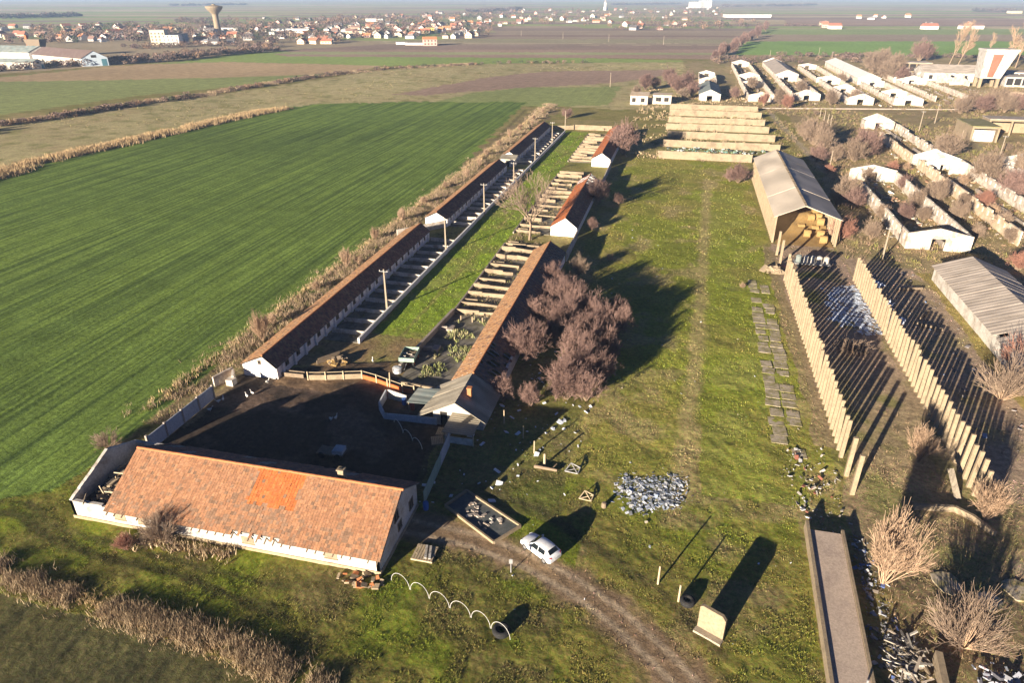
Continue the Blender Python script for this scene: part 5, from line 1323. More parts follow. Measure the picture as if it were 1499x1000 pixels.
# timbers lying behind the right row
for i, (u, v, rz, l) in enumerate(((1352, 463, 1.0, 'dark beam lying behind the right post row, the upper one'), (1358, 480, -.5, 'dark beam lying across the ground behind the right post row'), (1333, 425, .3, 'short grey beam near the far end of the right post row'))):
    p = G(u, v); m = MB(); m.obox(p + Vector((0, 0, .35)), (4.2, .35, .35), rz, 0, .05); m.obox(p + Vector((.2, .5, .12)), (2.6, .25, .22), rz + .2); tag(m.build('beam', M['wood'], None, p), l, 'beam')

# ramp
M['ramp_deck'] = worn('tan_concrete_deck', (.5, .4, .32), (.33, .26, .22), .5, .5, 6)
root = thing('concrete_ramp', 'grey concrete loading ramp between two thin side walls', 'ramp', (17.6, 48, 0))
m = MB(); m.hull8([(15.56, 36, -.2), (18.25, 36, -.2), (19.15, 56, -.2), (16.35, 56, -.2), (15.56, 36, .66), (18.25, 36, .66), (19.15, 56, .8), (16.35, 56, .8)]); m.build('deck', M['ramp_deck'], root)
m = MB(); m.hull8([(15.25, 36, -.2), (15.55, 36, -.2), (16.33, 57, -.2), (16.03, 57, -.2), (15.25, 36, .86), (15.55, 36, .86), (16.33, 57, 1.05), (16.03, 57, 1.05)]); m.build('side_wall', M['pen_wall'], root)
m = MB(); m.hull8([(18.28, 36, -.2), (18.53, 36, -.2), (19.45, 56.4, -.2), (19.2, 56.4, -.2), (18.28, 36, .8), (18.53, 36, .8), (19.45, 56.4, 1.0), (19.2, 56.4, 1.0)]); m.build('side_wall', M['pen_wall'], root)
m = MB(); p = G(1238, 958); m.box(17.6, 17.72, 38.4, 38.52, .6, 2.2); tag(m.build('iron_post', M['steel'], None, (17.6, 38.4, .6)), 'thin post at the near end of the ramp', 'post')
# retaining walls at the end of the right row
def rwall(label, pts, h, th=.35, mat='pen_wall'):
    m = MB()
    for a, b in zip(pts[:-1], pts[1:]): m.wall(G(*a), G(*b), h, h, th, -.15)
    tag(m.build('retaining_wall', M[mat], None, G(*pts[0])), label, 'wall')
rwall('low cream wall crossing before the end of the right post row', [(1337, 745), (1395, 748)], .6)
rwall('low cream wall slanting away from the right post row towards the corner', [(1396, 748), (1424, 762), (1455, 786)], .6)
m = MB(); p = G(1392, 722); m.obox(p + Vector((0, 0, 1.2)), (.5, 3.2, .35), .35, 0, R(48)); tag(m.build('fallen_post', M['concrete'], None, p), 'tilted concrete post leaning at the end of the right row', 'post')
rwall('thick cream wall at the edge of the rubbish pit in the near corner', [(1369, 968), (1384, 1040)], 1.1, .5)
rwall('thin wall edge leading to the rubbish pit', [(1338, 950), (1362, 996)], .3, .15)
M['paving'] = worn('overgrown_paving', (.46, .39, .3), (.24, .21, .09), .75, .9, 4)
# paving slabs along the left row
m = MB()
for j in range(26):
    for i in range(2):
        if random.random() < .2: continue
        x = 15.4 + i * 1.95 + random.uniform(-.15, .15) + j * .02; y = 70 + j * 2.15 + random.uniform(-.2, .2)
        m.obox((x, y, .0), (random.uniform(1.4, 1.9), random.uniform(1.5, 2.08), .06), random.gauss(0, .06), 0, random.uniform(-.008, .008), None, random.uniform(-.008, .008))
tag(m.build('paving', M['paving']), kind='structure')
m = MB()
for x, y, a, b in ((27.5, 52.5, 2.4, 3.2), (30.5, 51, 2, 2.6), (33.5, 53, 3, 3), (33, 47.5, 2.2, 2.8), (36.2, 50, 3.2, 2.6), (37, 55, 3, 3.5), (29.5, 47.8, 1.8, 2), (40, 53, 3, 3)):
    k = 12; pts = [(x + a * .5 * math.cos(6.283 * i / k) * random.uniform(.8, 1.1), y + b * .5 * math.sin(6.283 * i / k) * random.uniform(.8, 1.1), -.08) for i in range(k)]
    m.prism(pts, (0, 0, .16))
tag(m.build('pavement', M['paving']), kind='structure')

# ------------------------------------------------------------------ 8 poles
def pole(label, base, top, group=None, arm=True, name='power_pole'):
    p = G(*base)
    lo, hi = .5, 14
    for _ in range(40):
        mid = (lo + hi) / 2
        q = Vector((p.x, p.y, mid)); wx = q.x * _cy + q.y * _sy; wy = -q.x * _sy + q.y * _cy; dz = mid - CAM_H
        v = CY - FPX * (wy * _s + dz * _c) / (wy * _c - dz * _s)
        if v > top[1]: lo = mid
        else: hi = mid
    h = min(11.0, lo); root = thing(name, label, 'pole', p, group)
    m = MB(); m.hull8([p + Vector(q) for q in ((-.17,-.14,-.3),(.17,-.14,-.3),(.17,.14,-.3),(-.17,.14,-.3),(-.1,-.09,h),(.1,-.09,h),(.1,.09,h),(-.1,.09,h))]); m.build('shaft', M['pole'], root)
    if arm:
        m = MB(); m.obox(p + Vector((0, -.14, h - .35)), (1.5, .09, .1)); a = m.build('crossarm', M['steel'], root)
        for x in (-.65, 0, .65): m = MB(); c = p + Vector((x, -.14, h - .3)); m.tube(c, c + Vector((0, 0, .22)), .05, .04, 7); m.build('insulator', M['white'], a)
gl = 'poles along the lawn between the barn rows'
for i, (b, t) in enumerate((((567, 455), (562, 394)), ((653, 369), (650, 319)), ((709, 314), (707, 268)), ((752, 268), (751, 237)), ((783, 238), (783, 201)), ((808, 212), (808, 178)))):
    pole(['nearest pole along the left pens, beside the first barn', 'second pole along the left pens, before the middle barn gable', 'third pole along the left pens, behind the big bare tree', 'fourth pole along the left pens, by the little shed', 'fifth pole along the left pens', 'farthest pole along the left pens'][i], b, t, gl)
for i, (b, t, l) in enumerate((((1291, 380), (1303, 332), 'thin leaning pole by the window gap ruin'), ((1213, 251), (1219, 220), 'pole behind the hay barn roof'), ((1345, 191), (1353, 162), 'left pole of the pair before the far ruins'), ((1368, 180), (1375, 152), 'right pole of the pair before the far ruins'), ((1462, 232), (1472, 198), 'pole before the open concrete frame'), ((1404, 214), (1407, 190), 'thin pole before the mossy roofed block'),
    ((1200, 171), (1203, 157), 'first of the four short posts in the scrub'), ((1206, 176), (1209, 161), 'second of the four short posts in the scrub'), ((1211, 181), (1214, 166), 'third of the four short posts in the scrub'), ((1215, 186), (1218, 168), 'last of the four short posts in the scrub'),
    ((1198, 82), (1201, 69), 'pole at the near edge of the green field on the right'), ((1216, 93), (1218, 75), 'pole behind the white roofed barn'), ((1127, 82), (1128, 73), 'pole at the left end of the green field'), ((893, 127), (893, 106), 'lone pole in the meadow before the small house'), ((827, 193), (828, 162), 'pole at the far end of the left barns'))):
    pole(l, b, t, None, i in (0, 2, 3, 4, 10, 11))
for i, u in enumerate((763, 824, 891, 971)):
    pole(['pale field pole, first from the left in the ploughed strips', 'pale field pole, second from the left in the ploughed strips', 'pale field pole, third from the left in the ploughed strips', 'pale field pole, farthest right in the ploughed strips'][i], (u, 52 + i * 4.4), (u, 44 + i * 2.6), 'field poles', False)
# ------------------------------------------------------------------ 9 trees and bushes
def tube_mesh(name, segs, mat, parent=None, n=3):
    """tapered n-sided tubes for many segments (p0, p1, r0, r1)"""
    A = np.array([s[0] for s in segs], float); B = np.array([s[1] for s in segs], float)
    r0 = np.array([s[2] for s in segs]); r1 = np.array([s[3] for s in segs])
    d = B - A; d /= np.linalg.norm(d, axis=1)[:, None] + 1e-9
    ref = np.where(np.abs(d[:, 2:3]) > .8, np.array([[1., 0, 0]]), np.array([[0, 0, 1.]]))
    u = np.cross(d, ref); u /= np.linalg.norm(u, axis=1)[:, None]; w = np.cross(d, u)
    m = len(segs); V = np.zeros((m, 2 * n, 3))
    for i in range(n):
        a = 2 * math.pi * i / n; o = u * math.cos(a) + w * math.sin(a)
        V[:, i] = A + o * r0[:, None]; V[:, n + i] = B + o * r1[:, None]
    base = np.arange(m)[:, None] * 2 * n
    F = np.concatenate([base + np.array([[i, n + i, n + (i + 1) % n, (i + 1) % n]]) for i in range(n)], 0)
    return np_mesh(name, V.reshape(-1, 3), F, mat, None, parent)

def rdir(d, ang):
    d = Vector(d).normalized(); a = Vector((random.gauss(0, 1), random.gauss(0, 1), random.gauss(0, 1)))
    p = (a - d * a.dot(d)).normalized()
    return (d * math.cos(ang) + p * math.sin(ang)).normalized()

def branch(segs, p, d, L, r, depth, nch, ang, up=.25, thin=.012, pieces=3, crook=.27):
    p = Vector(p); d = Vector(d); pts = [(p, r)]
    for i in range(pieces):
        d = (rdir(d, random.uniform(0, crook)) + Vector((0, 0, up * .12))).normalized()
        q = p + d * L / pieces; rr = max(thin, r * (1 - .6 * (i + 1) / pieces))
        segs.append((p, q, pts[-1][1], rr)); p = q; pts.append((q, rr))
    if depth > 0:
        for k in range(nch):
            f = random.uniform(.3, 1.0); i = min(pieces - 1, int(f * pieces)); t = f * pieces - i
            s = pts[i][0].lerp(pts[i + 1][0], t)
            dd = (rdir(d, random.uniform(ang * .6, ang * 1.25)) + Vector((0, 0, up * .5))).normalized()
            branch(segs, s, dd, L * random.uniform(.45, .7), max(thin, pts[i][1] * .55), depth - 1, nch, ang, up, thin, max(2, pieces - 1), crook)

def tree_proto(name, kind, seed):
    """unlinked-from-scene-origin tree 1 unit scale in metres; returns root Empty with trunk and crown"""
    random.seed(seed)
    root = bpy.data.objects.new(name, None); COL.objects.link(root)
    t, c = [], []
    if kind == 'bare':          # single trunk, rounded crown, 10 m
        p = Vector((0, 0, -.2)); top = Vector((random.uniform(-.3, .3), random.uniform(-.3, .3), 3.2))
        t.append((p, top * .5, .3, .25)); t.append((top * .5, top, .25, .2))
        for k in range(8):
            d = rdir((0, 0, 1), random.uniform(.2, .75)); s = top * random.uniform(.7, 1.0)
            segs = []; branch(segs, s, d, random.uniform(4, 5.6), .12, 3, 5, .6, .35, .02, 4)
            t += segs[:4]; c += segs[4:]
        mats = (M['bark'], M['twig_grey'])
    elif kind == 'poplar':      # tall narrow, 22 m
        t.append((Vector((0, 0, -.3)), Vector((.4, 0, 9)), .45, .32)); t.append((Vector((.4, 0, 9)), Vector((1.2, 0, 19)), .32, .1))
        for k in range(26):
            z = random.uniform(5, 18); d = rdir((.1, 0, 1), random.uniform(.25, .6)); segs = []
            branch(segs, (z * .06, 0, z), d, random.uniform(3.5, 6.5) * (1.1 - z / 40), .12, 2, 5, .45, .5, .045, 3); c += segs
        mats = (M['bark'], M['twig_tan'])
    elif kind == 'fan':         # stems fanning from the base, 6 m
        for k in range(26):
            a = random.uniform(0, 6.28); s = random.uniform(.1, .85)
            d = Vector((math.cos(a) * s, math.sin(a) * s, 1)).normalized(); segs = []
            branch(segs, (math.cos(a) * .12, math.sin(a) * .12, -.1), d, random.uniform(3.6, 5.4), .07, 2, 9, .45, .3, .018, 4)
            t += segs[:2]; c += segs[2:]
        mats = (M['twig_tan'], M['twig_tan'])
    elif kind == 'wide':        # low wide fan, 4 m
        for k in range(44):
            a = random.uniform(0, 6.28); s = random.uniform(.3, 1.7)
            d = Vector((math.cos(a) * s, math.sin(a) * s, 1)).normalized(); segs = []
            branch(segs, (math.cos(a) * .2, math.sin(a) * .2, -.1), d, random.uniform(2.6, 4.4), .06, 2, 6, .4, .15, .016, 3)
            t += segs[:2]; c += segs[2:]
        mats = (M['twig_tan'], M['twig_tan'])
    else:                       # dense rounded shrub, 4.4 m
        for k in range(34):
            a = random.uniform(0, 6.28); s = random.uniform(.1, 1.0)
            d = Vector((math.cos(a) * s, math.sin(a) * s, 1)).normalized(); segs = []
            branch(segs, (math.cos(a) * .25, math.sin(a) * .25, -.1), d, random.uniform(2.6, 3.6), .06, 3, 5, .66, .1, .013, 3, .14)
            t += segs[:2]; c += segs[2:]
        mats = (M['bark'], M['twig_dark'])
    def mk(nm, segs, m):
        o = tube_mesh(nm, segs, m, root, 3); return o
    size = {'fan': (2.1, 6.0), 'wide': (3.3, 4.3)}.get(kind, (2.15, 4.3) if kind == 'shrub' else None)
    if size:
        q = np.array([s[1] for s in c]); k = size[0] / np.percentile(np.hypot(q[:, 0], q[:, 1]), 96); kz = size[1] / np.percentile(q[:, 2], 98)
        D = np.array([k, k, kz]); 
        t = [(np.array(a) * D, np.array(b) * D, r, s) for a, b, r, s in t]; c = [(np.array(a) * D, np.array(b) * D, r, s) for a, b, r, s in c]
    mk('trunk', t, mats[0]); mk('crown', c, mats[1])
    return root

PROTO = {}
for kind, n in (('bare', 2), ('poplar', 2), ('fan', 3), ('wide', 2), ('shrub', 4)):
    PROTO[kind] = [tree_proto('bare_tree' if kind in ('bare', 'poplar') else 'bush', kind, 100 + i * 7 + len(kind)) for i in range(n)]
USED = set(); random.seed(5)
RECOL = {}
def plant(kind, p, s, label, group=None, mat=None, sz=1.0, name=None, cat=None, lean=(0, 0)):
    pr = random.choice(PROTO[kind]); key = id(pr)
    if key not in USED: USED.add(key); o = pr
    else: o = copy_tree(pr)
    o.name = name or ('bare_tree' if kind in ('bare', 'poplar') else 'bush')
    o.location = (p[0], p[1], 0); o.scale = (s, s, s * sz); o.rotation_euler = (lean[0], lean[1], random.uniform(0, 6.28) if not any(lean) else 0)
    for k in ('label', 'category', 'group'):
        if k in o: del o[k]
    tag(o, label, cat or ('tree' if kind in ('bare', 'poplar') else 'bush'), group)
    if mat:
        for c in o.children:
            if c.name.startswith('crown'):
                key = (c.data.name, mat)
                if key not in RECOL:
                    d = c.data.copy(); d.materials.clear(); d.materials.append(M[mat]); RECOL[key] = d
                c.data = RECOL[key]
    return o
# dusky clump beside the cottage barn
CL = [(808, 408, 16), (832, 434, 22), (790, 459, 18), (771, 507, 27), (826, 466, 22), (867, 456, 19), (899, 475, 22), (905, 453, 13), (845, 510, 24), (861, 539, 26), (883, 542, 19), (829, 562, 27), (858, 568, 22), (852, 485, 20), (880, 500, 20), (808, 432, 16), (845, 450, 20), (815, 490, 18), (872, 480, 22), (838, 535, 20), (890, 515, 18)]
for u, v, r in CL:
    p = G(u, v + r * .8); ppm = FPX / math.hypot(p.length, CAM_H); s = r / ppm / 1.95
    plant('shrub', p, s, 'dusky pink brown bush in the dense clump beside the long orange barn', 'bushes of the dusky clump', None, .95)
p = G(736, 588); plant('shrub', p, .72, 'left of the two small dusky bushes behind the cottage', 'small dusky bushes by the cottage', None, 1.15)
p = G(776, 594); plant('shrub', p, .66, 'right of the two small dusky bushes behind the cottage', 'small dusky bushes by the cottage', None, 1.0)
for u, v, r, l in ((913, 226, 20, 'large dusky bush hiding the farthest right barn'), (873, 300, 17, 'dusky bush beside the middle right barn'), (905, 299, 7, 'small dusky bush alone on the shaded grass'), (866, 337, 8, 'small dusky bush against the middle right barn wall'), (846, 404, 13, 'pale brown bush at the far end of the long orange barn'), (860, 285, 9, 'small bush touching the roof of the middle right barn')):
    p = G(u, v); ppm = FPX / math.hypot(p.length, CAM_H); plant('shrub', p, r / ppm / 2.1, l, None, 'twig_grey' if v == 404 else None)
# bare trees
plant('bare', G(775, 351), 1.25, 'big pale bare tree on the lawn between the barn rows', None, None)
plant('wide', G(240, 791), .62, 'thin bare tree growing against the white front wall of the tiled building', None, 'twig_grey', 1.25, 'bare_tree', 'tree')
plant('wide', G(160, 656), .5, 'small bare tree behind the roofless end of the white building', None, 'twig_grey', .9, 'bare_tree', 'tree')
plant('shrub', G(184, 805), .42, 'small reddish brown bush below the white front wall', None, 'twig_red', .9)
plant('fan', G(1292, 856), 1.08, 'tan fan shaped bush beside the ramp', None, None, 1.05)
plant('wide', G(1412, 948), .92, 'wide tan bush by the rubbish pit in the near corner', None, None, 1.15)
plant('fan', G(1345, 674), .72, 'tan bush between the two rows of posts', None, None, .9)
plant('fan', G(1441, 762), .8, 'tan bush at the near end of the right post row', None, None, .85)
plant('wide', G(1246, 515), .8, 'low spread of bare twigs beside the bluish sheeting', None, 'twig_grey', .6)
plant('wide', G(1466, 585), 1.0, 'large tan bush against the grey roofed shed', None, None, 1.3)
plant('wide', G(1490, 540), .8, 'reddish bush beside the wall of the grey roofed shed', None, 'twig_red', 1.3)
for u, v, s, l in ((893, 381, .4, 'pale sapling standing in the shaded grass'), (1087, 421, .3, 'thin sapling in the middle of the meadow'), (385, 500, .62, 'tall thin sapling in the scrub beside the nearest left barn'), (508, 392, .5, 'thin sapling in the scrub halfway along the nearest left barn')):
    plant('fan' if s > .45 else 'wide', G(u, v), s * (.6 if s < .45 else 1), l, None, 'twig_tan', 1.2, 'sapling', 'sapling')
# bushes of the scrub strip
for i in range(16):
    y = 84 + i * 15 + random.uniform(-3, 3); plant(random.choice(['shrub', 'fan']), (random.uniform(-61, -57.8), y), random.uniform(.3, .5), 'pinkish brown bush in the scrub strip beside the sown field', 'bushes of the scrub strip', 'twig_tan')
# right hand brush
RB = [(1191, 205, 20, 0), (1204, 215, 16, 0), (1178, 200, 15, 0), (1266, 222, 21, 1), (1250, 230, 18, 0), (1239, 290, 19, 0), (1226, 296, 15, 0), (1212, 252, 8, 2), (1230, 345, 19, 2), (1248, 300, 17, 1), (1305, 250, 8, 2), (1383, 226, 20, 0), (1440, 260, 22, 0), (1479, 285, 19, 1), (1437, 302, 12, 2), (1368, 292, 16, 0), (1275, 345, 14, 0), (1080, 262, 15, 1), (1068, 262, 10, 1),
 (992, 132, 13, 1), (1005, 127, 14, 1), (985, 124, 12, 1), (1013, 138, 10, 1), (1000, 142, 9, 0), (1075, 142, 8, 1), (1140, 150, 11, 0), (1152, 156, 9, 2), (1215, 150, 10, 0), (1100, 128, 9, 0), (1172, 132, 10, 0), (1250, 145, 9, 0),
 (1285, 108, 17, 0), (1300, 112, 15, 0), (1275, 98, 14, 0), (1310, 100, 14, 0), (1290, 92, 12, 0), (1320, 118, 12, 1), (1345, 84, 14, 1), (1357, 84, 10, 1), (1405, 162, 12, 0), (1420, 157, 13, 0), (1438, 160, 13, 1), (1455, 156, 14, 0), (1470, 160, 12, 0), (1488, 158, 14, 1), (1495, 250, 15, 0), (1340, 300, 13, 0), (1322, 318, 12, 1), (1400, 318, 13, 0), (1465, 330, 12, 0), (1195, 232, 14, 1), (1222, 232, 12, 0), (1265, 260, 12, 0), (1320, 275, 10, 1), (1350, 320, 11, 0), (1410, 300, 11, 0), (1488, 392, 13, 2), (1290, 318, 12, 0),
 (945, 128, 12, 1), (958, 126, 10, 1), (932, 137, 8, 0), (978, 118, 11, 1), (830, 170, 9, 1), (1040, 128, 8, 0), (1118, 152, 8, 2), (1230, 120, 8, 0), (1430, 345, 10, 0), (1478, 352, 11, 0)]
for u, v, r, c in RB:
    p = G(u, v + r * .35); ppm = FPX / math.hypot(p.length, CAM_H); s = r / ppm / 2.5
    plant('shrub' if r > 8 or random.random() < .5 else 'fan', p, s, ['tan brown bush growing among the white ruins', 'dusky dark bush growing among the white ruins', 'reddish bush growing among the white ruins'][c], ['tan bushes among the ruins', 'dark bushes among the ruins', 'reddish bushes among the ruins'][c], ['twig_grey', None, 'twig_red'][c], random.uniform(.8, 1.05))
for i in range(44):
    x = random.uniform(45, 190); y = random.uniform(165, 560)
    if x > 40 + .36 * y: continue
    plant('shrub', (x, y), random.uniform(.35, .75), 'tan brown bush growing among the white ruins', 'tan bushes among the ruins', random.choice(['twig_grey', 'twig_tan']), random.uniform(.7, 1))
# poplars behind the tower
for b, h, ln, l in (((1388, 97), 27, (0, .16), 'tall bare poplar left of the concrete tower, leaning right'), ((1401, 97), 25, (0, .2), 'second tall bare poplar left of the concrete tower'), ((1447, 78), 16, (0, .03), 'faint bare poplar above the concrete tower'), ((1486, 99), 28, (0, .02), 'tall bare poplar at the right edge of the horizon'), ((1478, 97), 25, (0, -.16), 'slanting bare poplar at the right edge of the horizon')):
    plant('poplar', G(*b), h / 20.0, l, None, None, 1.0, 'poplar', 'tree', ln)
# row of trees along the far lane
for i in range(18):
    f = i / 17; u = 1048 + 76 * f + random.uniform(-4, 4); v = 88 - 45 * f + random.uniform(-2, 2)
    plant('shrub', G(u, v), 1.5 + .5 * f + random.uniform(-.3, .3), 'dusky bare tree in the row along the far lane', 'trees along the far lane', None, 1.2, 'bare_tree', 'tree')
for k_ in PROTO.values():
    for o in k_:
        if 'label' not in o:
            for c in list(o.children): bpy.data.objects.remove(c)
            bpy.data.objects.remove(o)
# ------------------------------------------------------------------ 10 village on the plain
HOUSES = []
wall_cols = {'white': (.7, .68, .64), 'cream': (.62, .53, .38), 'pink': (.58, .38, .32), 'grey': (.4, .39, .38), 'yellow': (.62, .48, .14)}
roof_cols = {'red': (.4, .16, .1), 'brown': (.24, .15, .12), 'grey': (.27, .26, .26), 'orange': (.5, .22, .1), 'dark': (.11, .1, .1)}
WM = {k: worn('village_wall_' + k, c, tuple(q * .7 for q in c), .3, .3, 2, bump=0) for k, c in wall_cols.items()}
RM = {k: worn('village_roof_' + k, c, tuple(q * .7 for q in c), .4, .3, 2, bump=0) for k, c in roof_cols.items()}
def house_mesh(w, d, h, rh, wk, rk, hip=False):
    mb = MB(); a, b = w / 2, d / 2
    mb.box(-a, a, -b, b, -.3, h, 0)
    if hip: mb.hull8([(-a - .4, -b - .4, h + .003), (a + .4, -b - .4, h + .003), (a + .4, b + .4, h + .003), (-a - .4, b + .4, h + .003), (-a * .45, -.1, h + rh), (a * .45, -.1, h + rh), (a * .45, .1, h + rh), (-a * .45, .1, h + rh)], 1)
    else:
        mb.prism([(-a + .02, -b, h), (-a + .02, b, h), (-a + .02, 0, h + rh - .15)], (w - .04, 0, 0), 0)
        slab(mb, (-a - .4, -b - .5, h - .25), (a + .4, -b - .5, h - .25), (a + .4, 0, h + rh), (-a - .4, 0, h + rh), .15, 1)
        slab(mb, (-a - .4, b + .5, h - .25), (a + .4, b + .5, h - .25), (a + .4, 0, h + rh - .003), (-a - .4, 0, h + rh - .003), .15, 1)
    mb.box(a * .3, a * .3 + .6, .4, 1.0, h + rh * .5, h + rh + .7, 0)
    for x in (-a * .55, 0, a * .5):
        mb.box(x - .6, x + .6, -b - .05, -b - .003, 1.0, 2.3, 2); mb.box(x - .6, x + .6, b + .003, b + .05, 1.0, 2.3, 2)
    for y in (-b * .45, b * .4): mb.box(-a - .05, -a - .003, y - .5, y + .5, 1.0, 2.3, 2)
    o = mb.build('village_house', [WM[wk], RM[rk], M['dark']]); return o
kinds = [('white', 'red'), ('white', 'brown'), ('cream', 'red'), ('cream', 'brown'), ('pink', 'orange'), ('white', 'grey'), ('grey', 'dark'), ('pink', 'red'), ('white', 'orange'), ('cream', 'dark'), ('white', 'dark'), ('grey', 'brown')]
protoH = []
for i, (a, b) in enumerate(kinds):
    o = house_mesh(random.uniform(9, 15), random.uniform(7.5, 10), random.uniform(2.8, 4.2), random.uniform(2.2, 3.4), a, b, i % 4 == 1)
    tag(o, 'distant %s walled house with a %s roof in the village' % (a, b), 'house', '%s village houses with %s roofs' % (a, b)); protoH.append(o)
usedH = set(); placed = []
def put_house(u, v, i=None, s=1.0):
    p = G(u, v)
    for q in placed:
        if abs(q.x - p.x) < 11 and abs(q.y - p.y) < 13: return False
    placed.append(p)
    i = random.randrange(len(protoH)) if i is None else i
    if i in usedH: o = protoH[i].copy(); COL.objects.link(o)
    else: o = protoH[i]; usedH.add(i)
    o.location = p; o.rotation_euler = (0, 0, random.choice([.1, .1, 1.67, 1.67, -.35, 1.2]) + random.uniform(-.1, .1)); o.scale = (s, s, s * random.uniform(.9, 1.25)); return True
random.seed(21)
for u0, u1, v0, v1, n in ((0, 210, 40, 61, 36), (110, 260, 38, 56, 14), (255, 500, 42, 64, 48), (380, 560, 26, 44, 22), (480, 700, 36, 56, 70), (620, 760, 22, 42, 22), (560, 720, 19, 27, 10), (740, 900, 14, 34, 30), (850, 1010, 12, 30, 14), (880, 1060, 33, 44, 9), (1000, 1060, 10, 22, 9), (1240, 1330, 24, 29, 5), (1350, 1370, 36, 42, 3), (1415, 1440, 38, 42, 3), (1200, 1230, 34, 41, 2)):
    k = 0; t = 0
    while k < n and t < n * 12:
        t += 1
        if put_house(random.uniform(u0, u1), random.uniform(v0, v1), None, random.uniform(.72, 1.05)): k += 1
for i in range(5): put_house(443 + i * 9, 63.5, 2, .9)
# village trees: too many and too blurred to count
def clumps(name, label, P, h, w, cols, k=110):
    n = len(P); H = NR.uniform(*h, n); W = H * NR.uniform(*w, n)
    C = pal(n, cols); m = n * k
    d = NR.normal(0, 1, (m, 3)); d /= np.linalg.norm(d, axis=1)[:, None]; rad = NR.uniform(.55, 1, m)[:, None]
    H2 = np.repeat(H, k)[:, None]; W2 = np.repeat(W, k)[:, None]
    c = np.repeat(P, k, 0) + d * rad * np.concatenate([W2 * .5, W2 * .5, H2 * .42], 1) + np.concatenate([H2 * 0, H2 * 0, H2 * .55], 1)
    s = NR.uniform(.05, .13, m)[:, None] * W2
    a = NR.normal(0, 1, (m, 3)) * s * .6; b = NR.normal(0, 1, (m, 3)) * s * .6
    V = np.stack([c + a, c + b, c - a * .5 - b * .5], 1).reshape(-1, 3); CC = np.repeat(np.repeat(C, k, 0) * NR.uniform(.75, 1.25, m)[:, None], 3, 0)
    return tag(np_mesh(name, V, np.arange(m * 3).reshape(-1, 3), M['weed'], CC), label, 'trees', kind='stuff')
DUSK = [(.17, .115, .1), (.14, .1, .085), (.2, .14, .105), (.13, .095, .08), (.25, .16, .1), (.07, .085, .045)]
def region(poly, n):
    q = GP(poly); xs = [a for a, b in q]; ys = [b for a, b in q]; X = NR.uniform(min(xs), max(xs), n * 4); Y = NR.uniform(min(ys), max(ys), n * 4)
    k = inpoly(X, Y, q); return np.column_stack([X[k][:n], Y[k][:n], np.zeros(min(n, k.sum()))])
P = np.concatenate([region([(-60, 42), (260, 38), (260, 62), (-60, 66)], 480), region([(255, 30), (500, 28), (500, 63), (255, 64)], 600), region([(470, 26), (720, 20), (720, 54), (470, 56)], 650), region([(720, 16), (1060, 12), (1060, 34), (720, 40)], 420), region([(880, 34), (1120, 32), (1110, 43), (880, 44)], 120)])
P = patchy(P, 70, .36, 131)
clumps('village_trees', 'hazy bare trees and gardens between the village houses', P, (4, 10), (.8, 1.5), DUSK)
P = np.concatenate([along(GP([(-100, 110), (0, 104), (80, 98), (170, 94), (260, 88), (330, 80), (410, 75)]), 260, 7), along(GP([(165, 92), (280, 80), (400, 74)]), 150, 14), along(GP([(180, 72), (330, 66), (400, 70)]), 120, 18)])
clumps('hedge_row', 'brown hedge running from the white sheds towards the village', P, (2.5, 6), (.8, 1.6), DUSK[:5])
P = np.concatenate([along(GP([(-100, 214), (0, 185), (100, 170), (200, 154), (290, 141)]), 120, 4), along(GP([(560, 101), (640, 97), (720, 93), (860, 92)]), 60, 5), along(GP([(330, 134), (460, 113), (560, 101)]), 60, 3)])
clumps('ditch_bushes', 'low dark bushes along the far ditch', P, (1.2, 2.8), (1, 2), DUSK)
P = np.concatenate([along(GP([(1130, 82), (1240, 83), (1300, 82), (1500, 86)]), 90, 8), along(GP([(1150, 37), (1220, 39)]), 70, 14), region([(1050, 84), (1260, 84), (1260, 92), (1030, 95)], 60)])
clumps('far_hedge', 'brown hedge along the near edge of the green field on the right', P, (1.5, 4.5), (1, 2.2), DUSK[:4])
P = np.concatenate([along(GP([(1065, 9.5), (1130, 9), (1190, 7)]), 110, 30), along(GP([(0, 27), (120, 24)]), 60, 12), along(GP([(250, 8), (360, 7)]), 90, 40), along(GP([(1425, 16.5), (1485, 17)]), 40, 20), along(GP([(690, 17), (760, 14)]), 60, 30), along(GP([(900, 7), (990, 6)]), 90, 40)])
clumps('far_woods', 'thin dark woods near the hazy horizon', P, (6, 12), (1.5, 3), [(.1, .09, .08), (.13, .1, .09)])

# village landmarks
p = G(320, 50); root = thing('village_water_tower', 'mushroom shaped concrete water tower above the village', 'water tower', p)
def lathe(mb, c, prof, n=24, m=0):
    b = len(mb.v)
    for r, z in prof:
        for i in range(n): a = 2 * math.pi * i / n; mb.v.append((c[0] + r * math.cos(a), c[1] + r * math.sin(a), c[2] + z))
    for k in range(len(prof) - 1):
        for i in range(n): j = (i + 1) % n; mb.f.append((b + k * n + i, b + k * n + j, b + (k + 1) * n + j, b + (k + 1) * n + i)); mb.m.append(m); mb.c.append(None)
m = MB(); lathe(m, p, [(4.6, -.5), (4.1, 6), (3.7, 14), (3.7, 22), (4.2, 24.5)]); m.build('shaft', M['concrete_pale'], root, None, True)
m = MB(); lathe(m, p, [(4.2, 24.5), (6.2, 26.6), (9.4, 30), (11, 32.5), (11, 33.6), (10.4, 33.8), (3, 35.2), (2.2, 35.3), (2.2, 36.3), (.1, 36.5)]); m.build('tank', M['concrete_pale'], root)
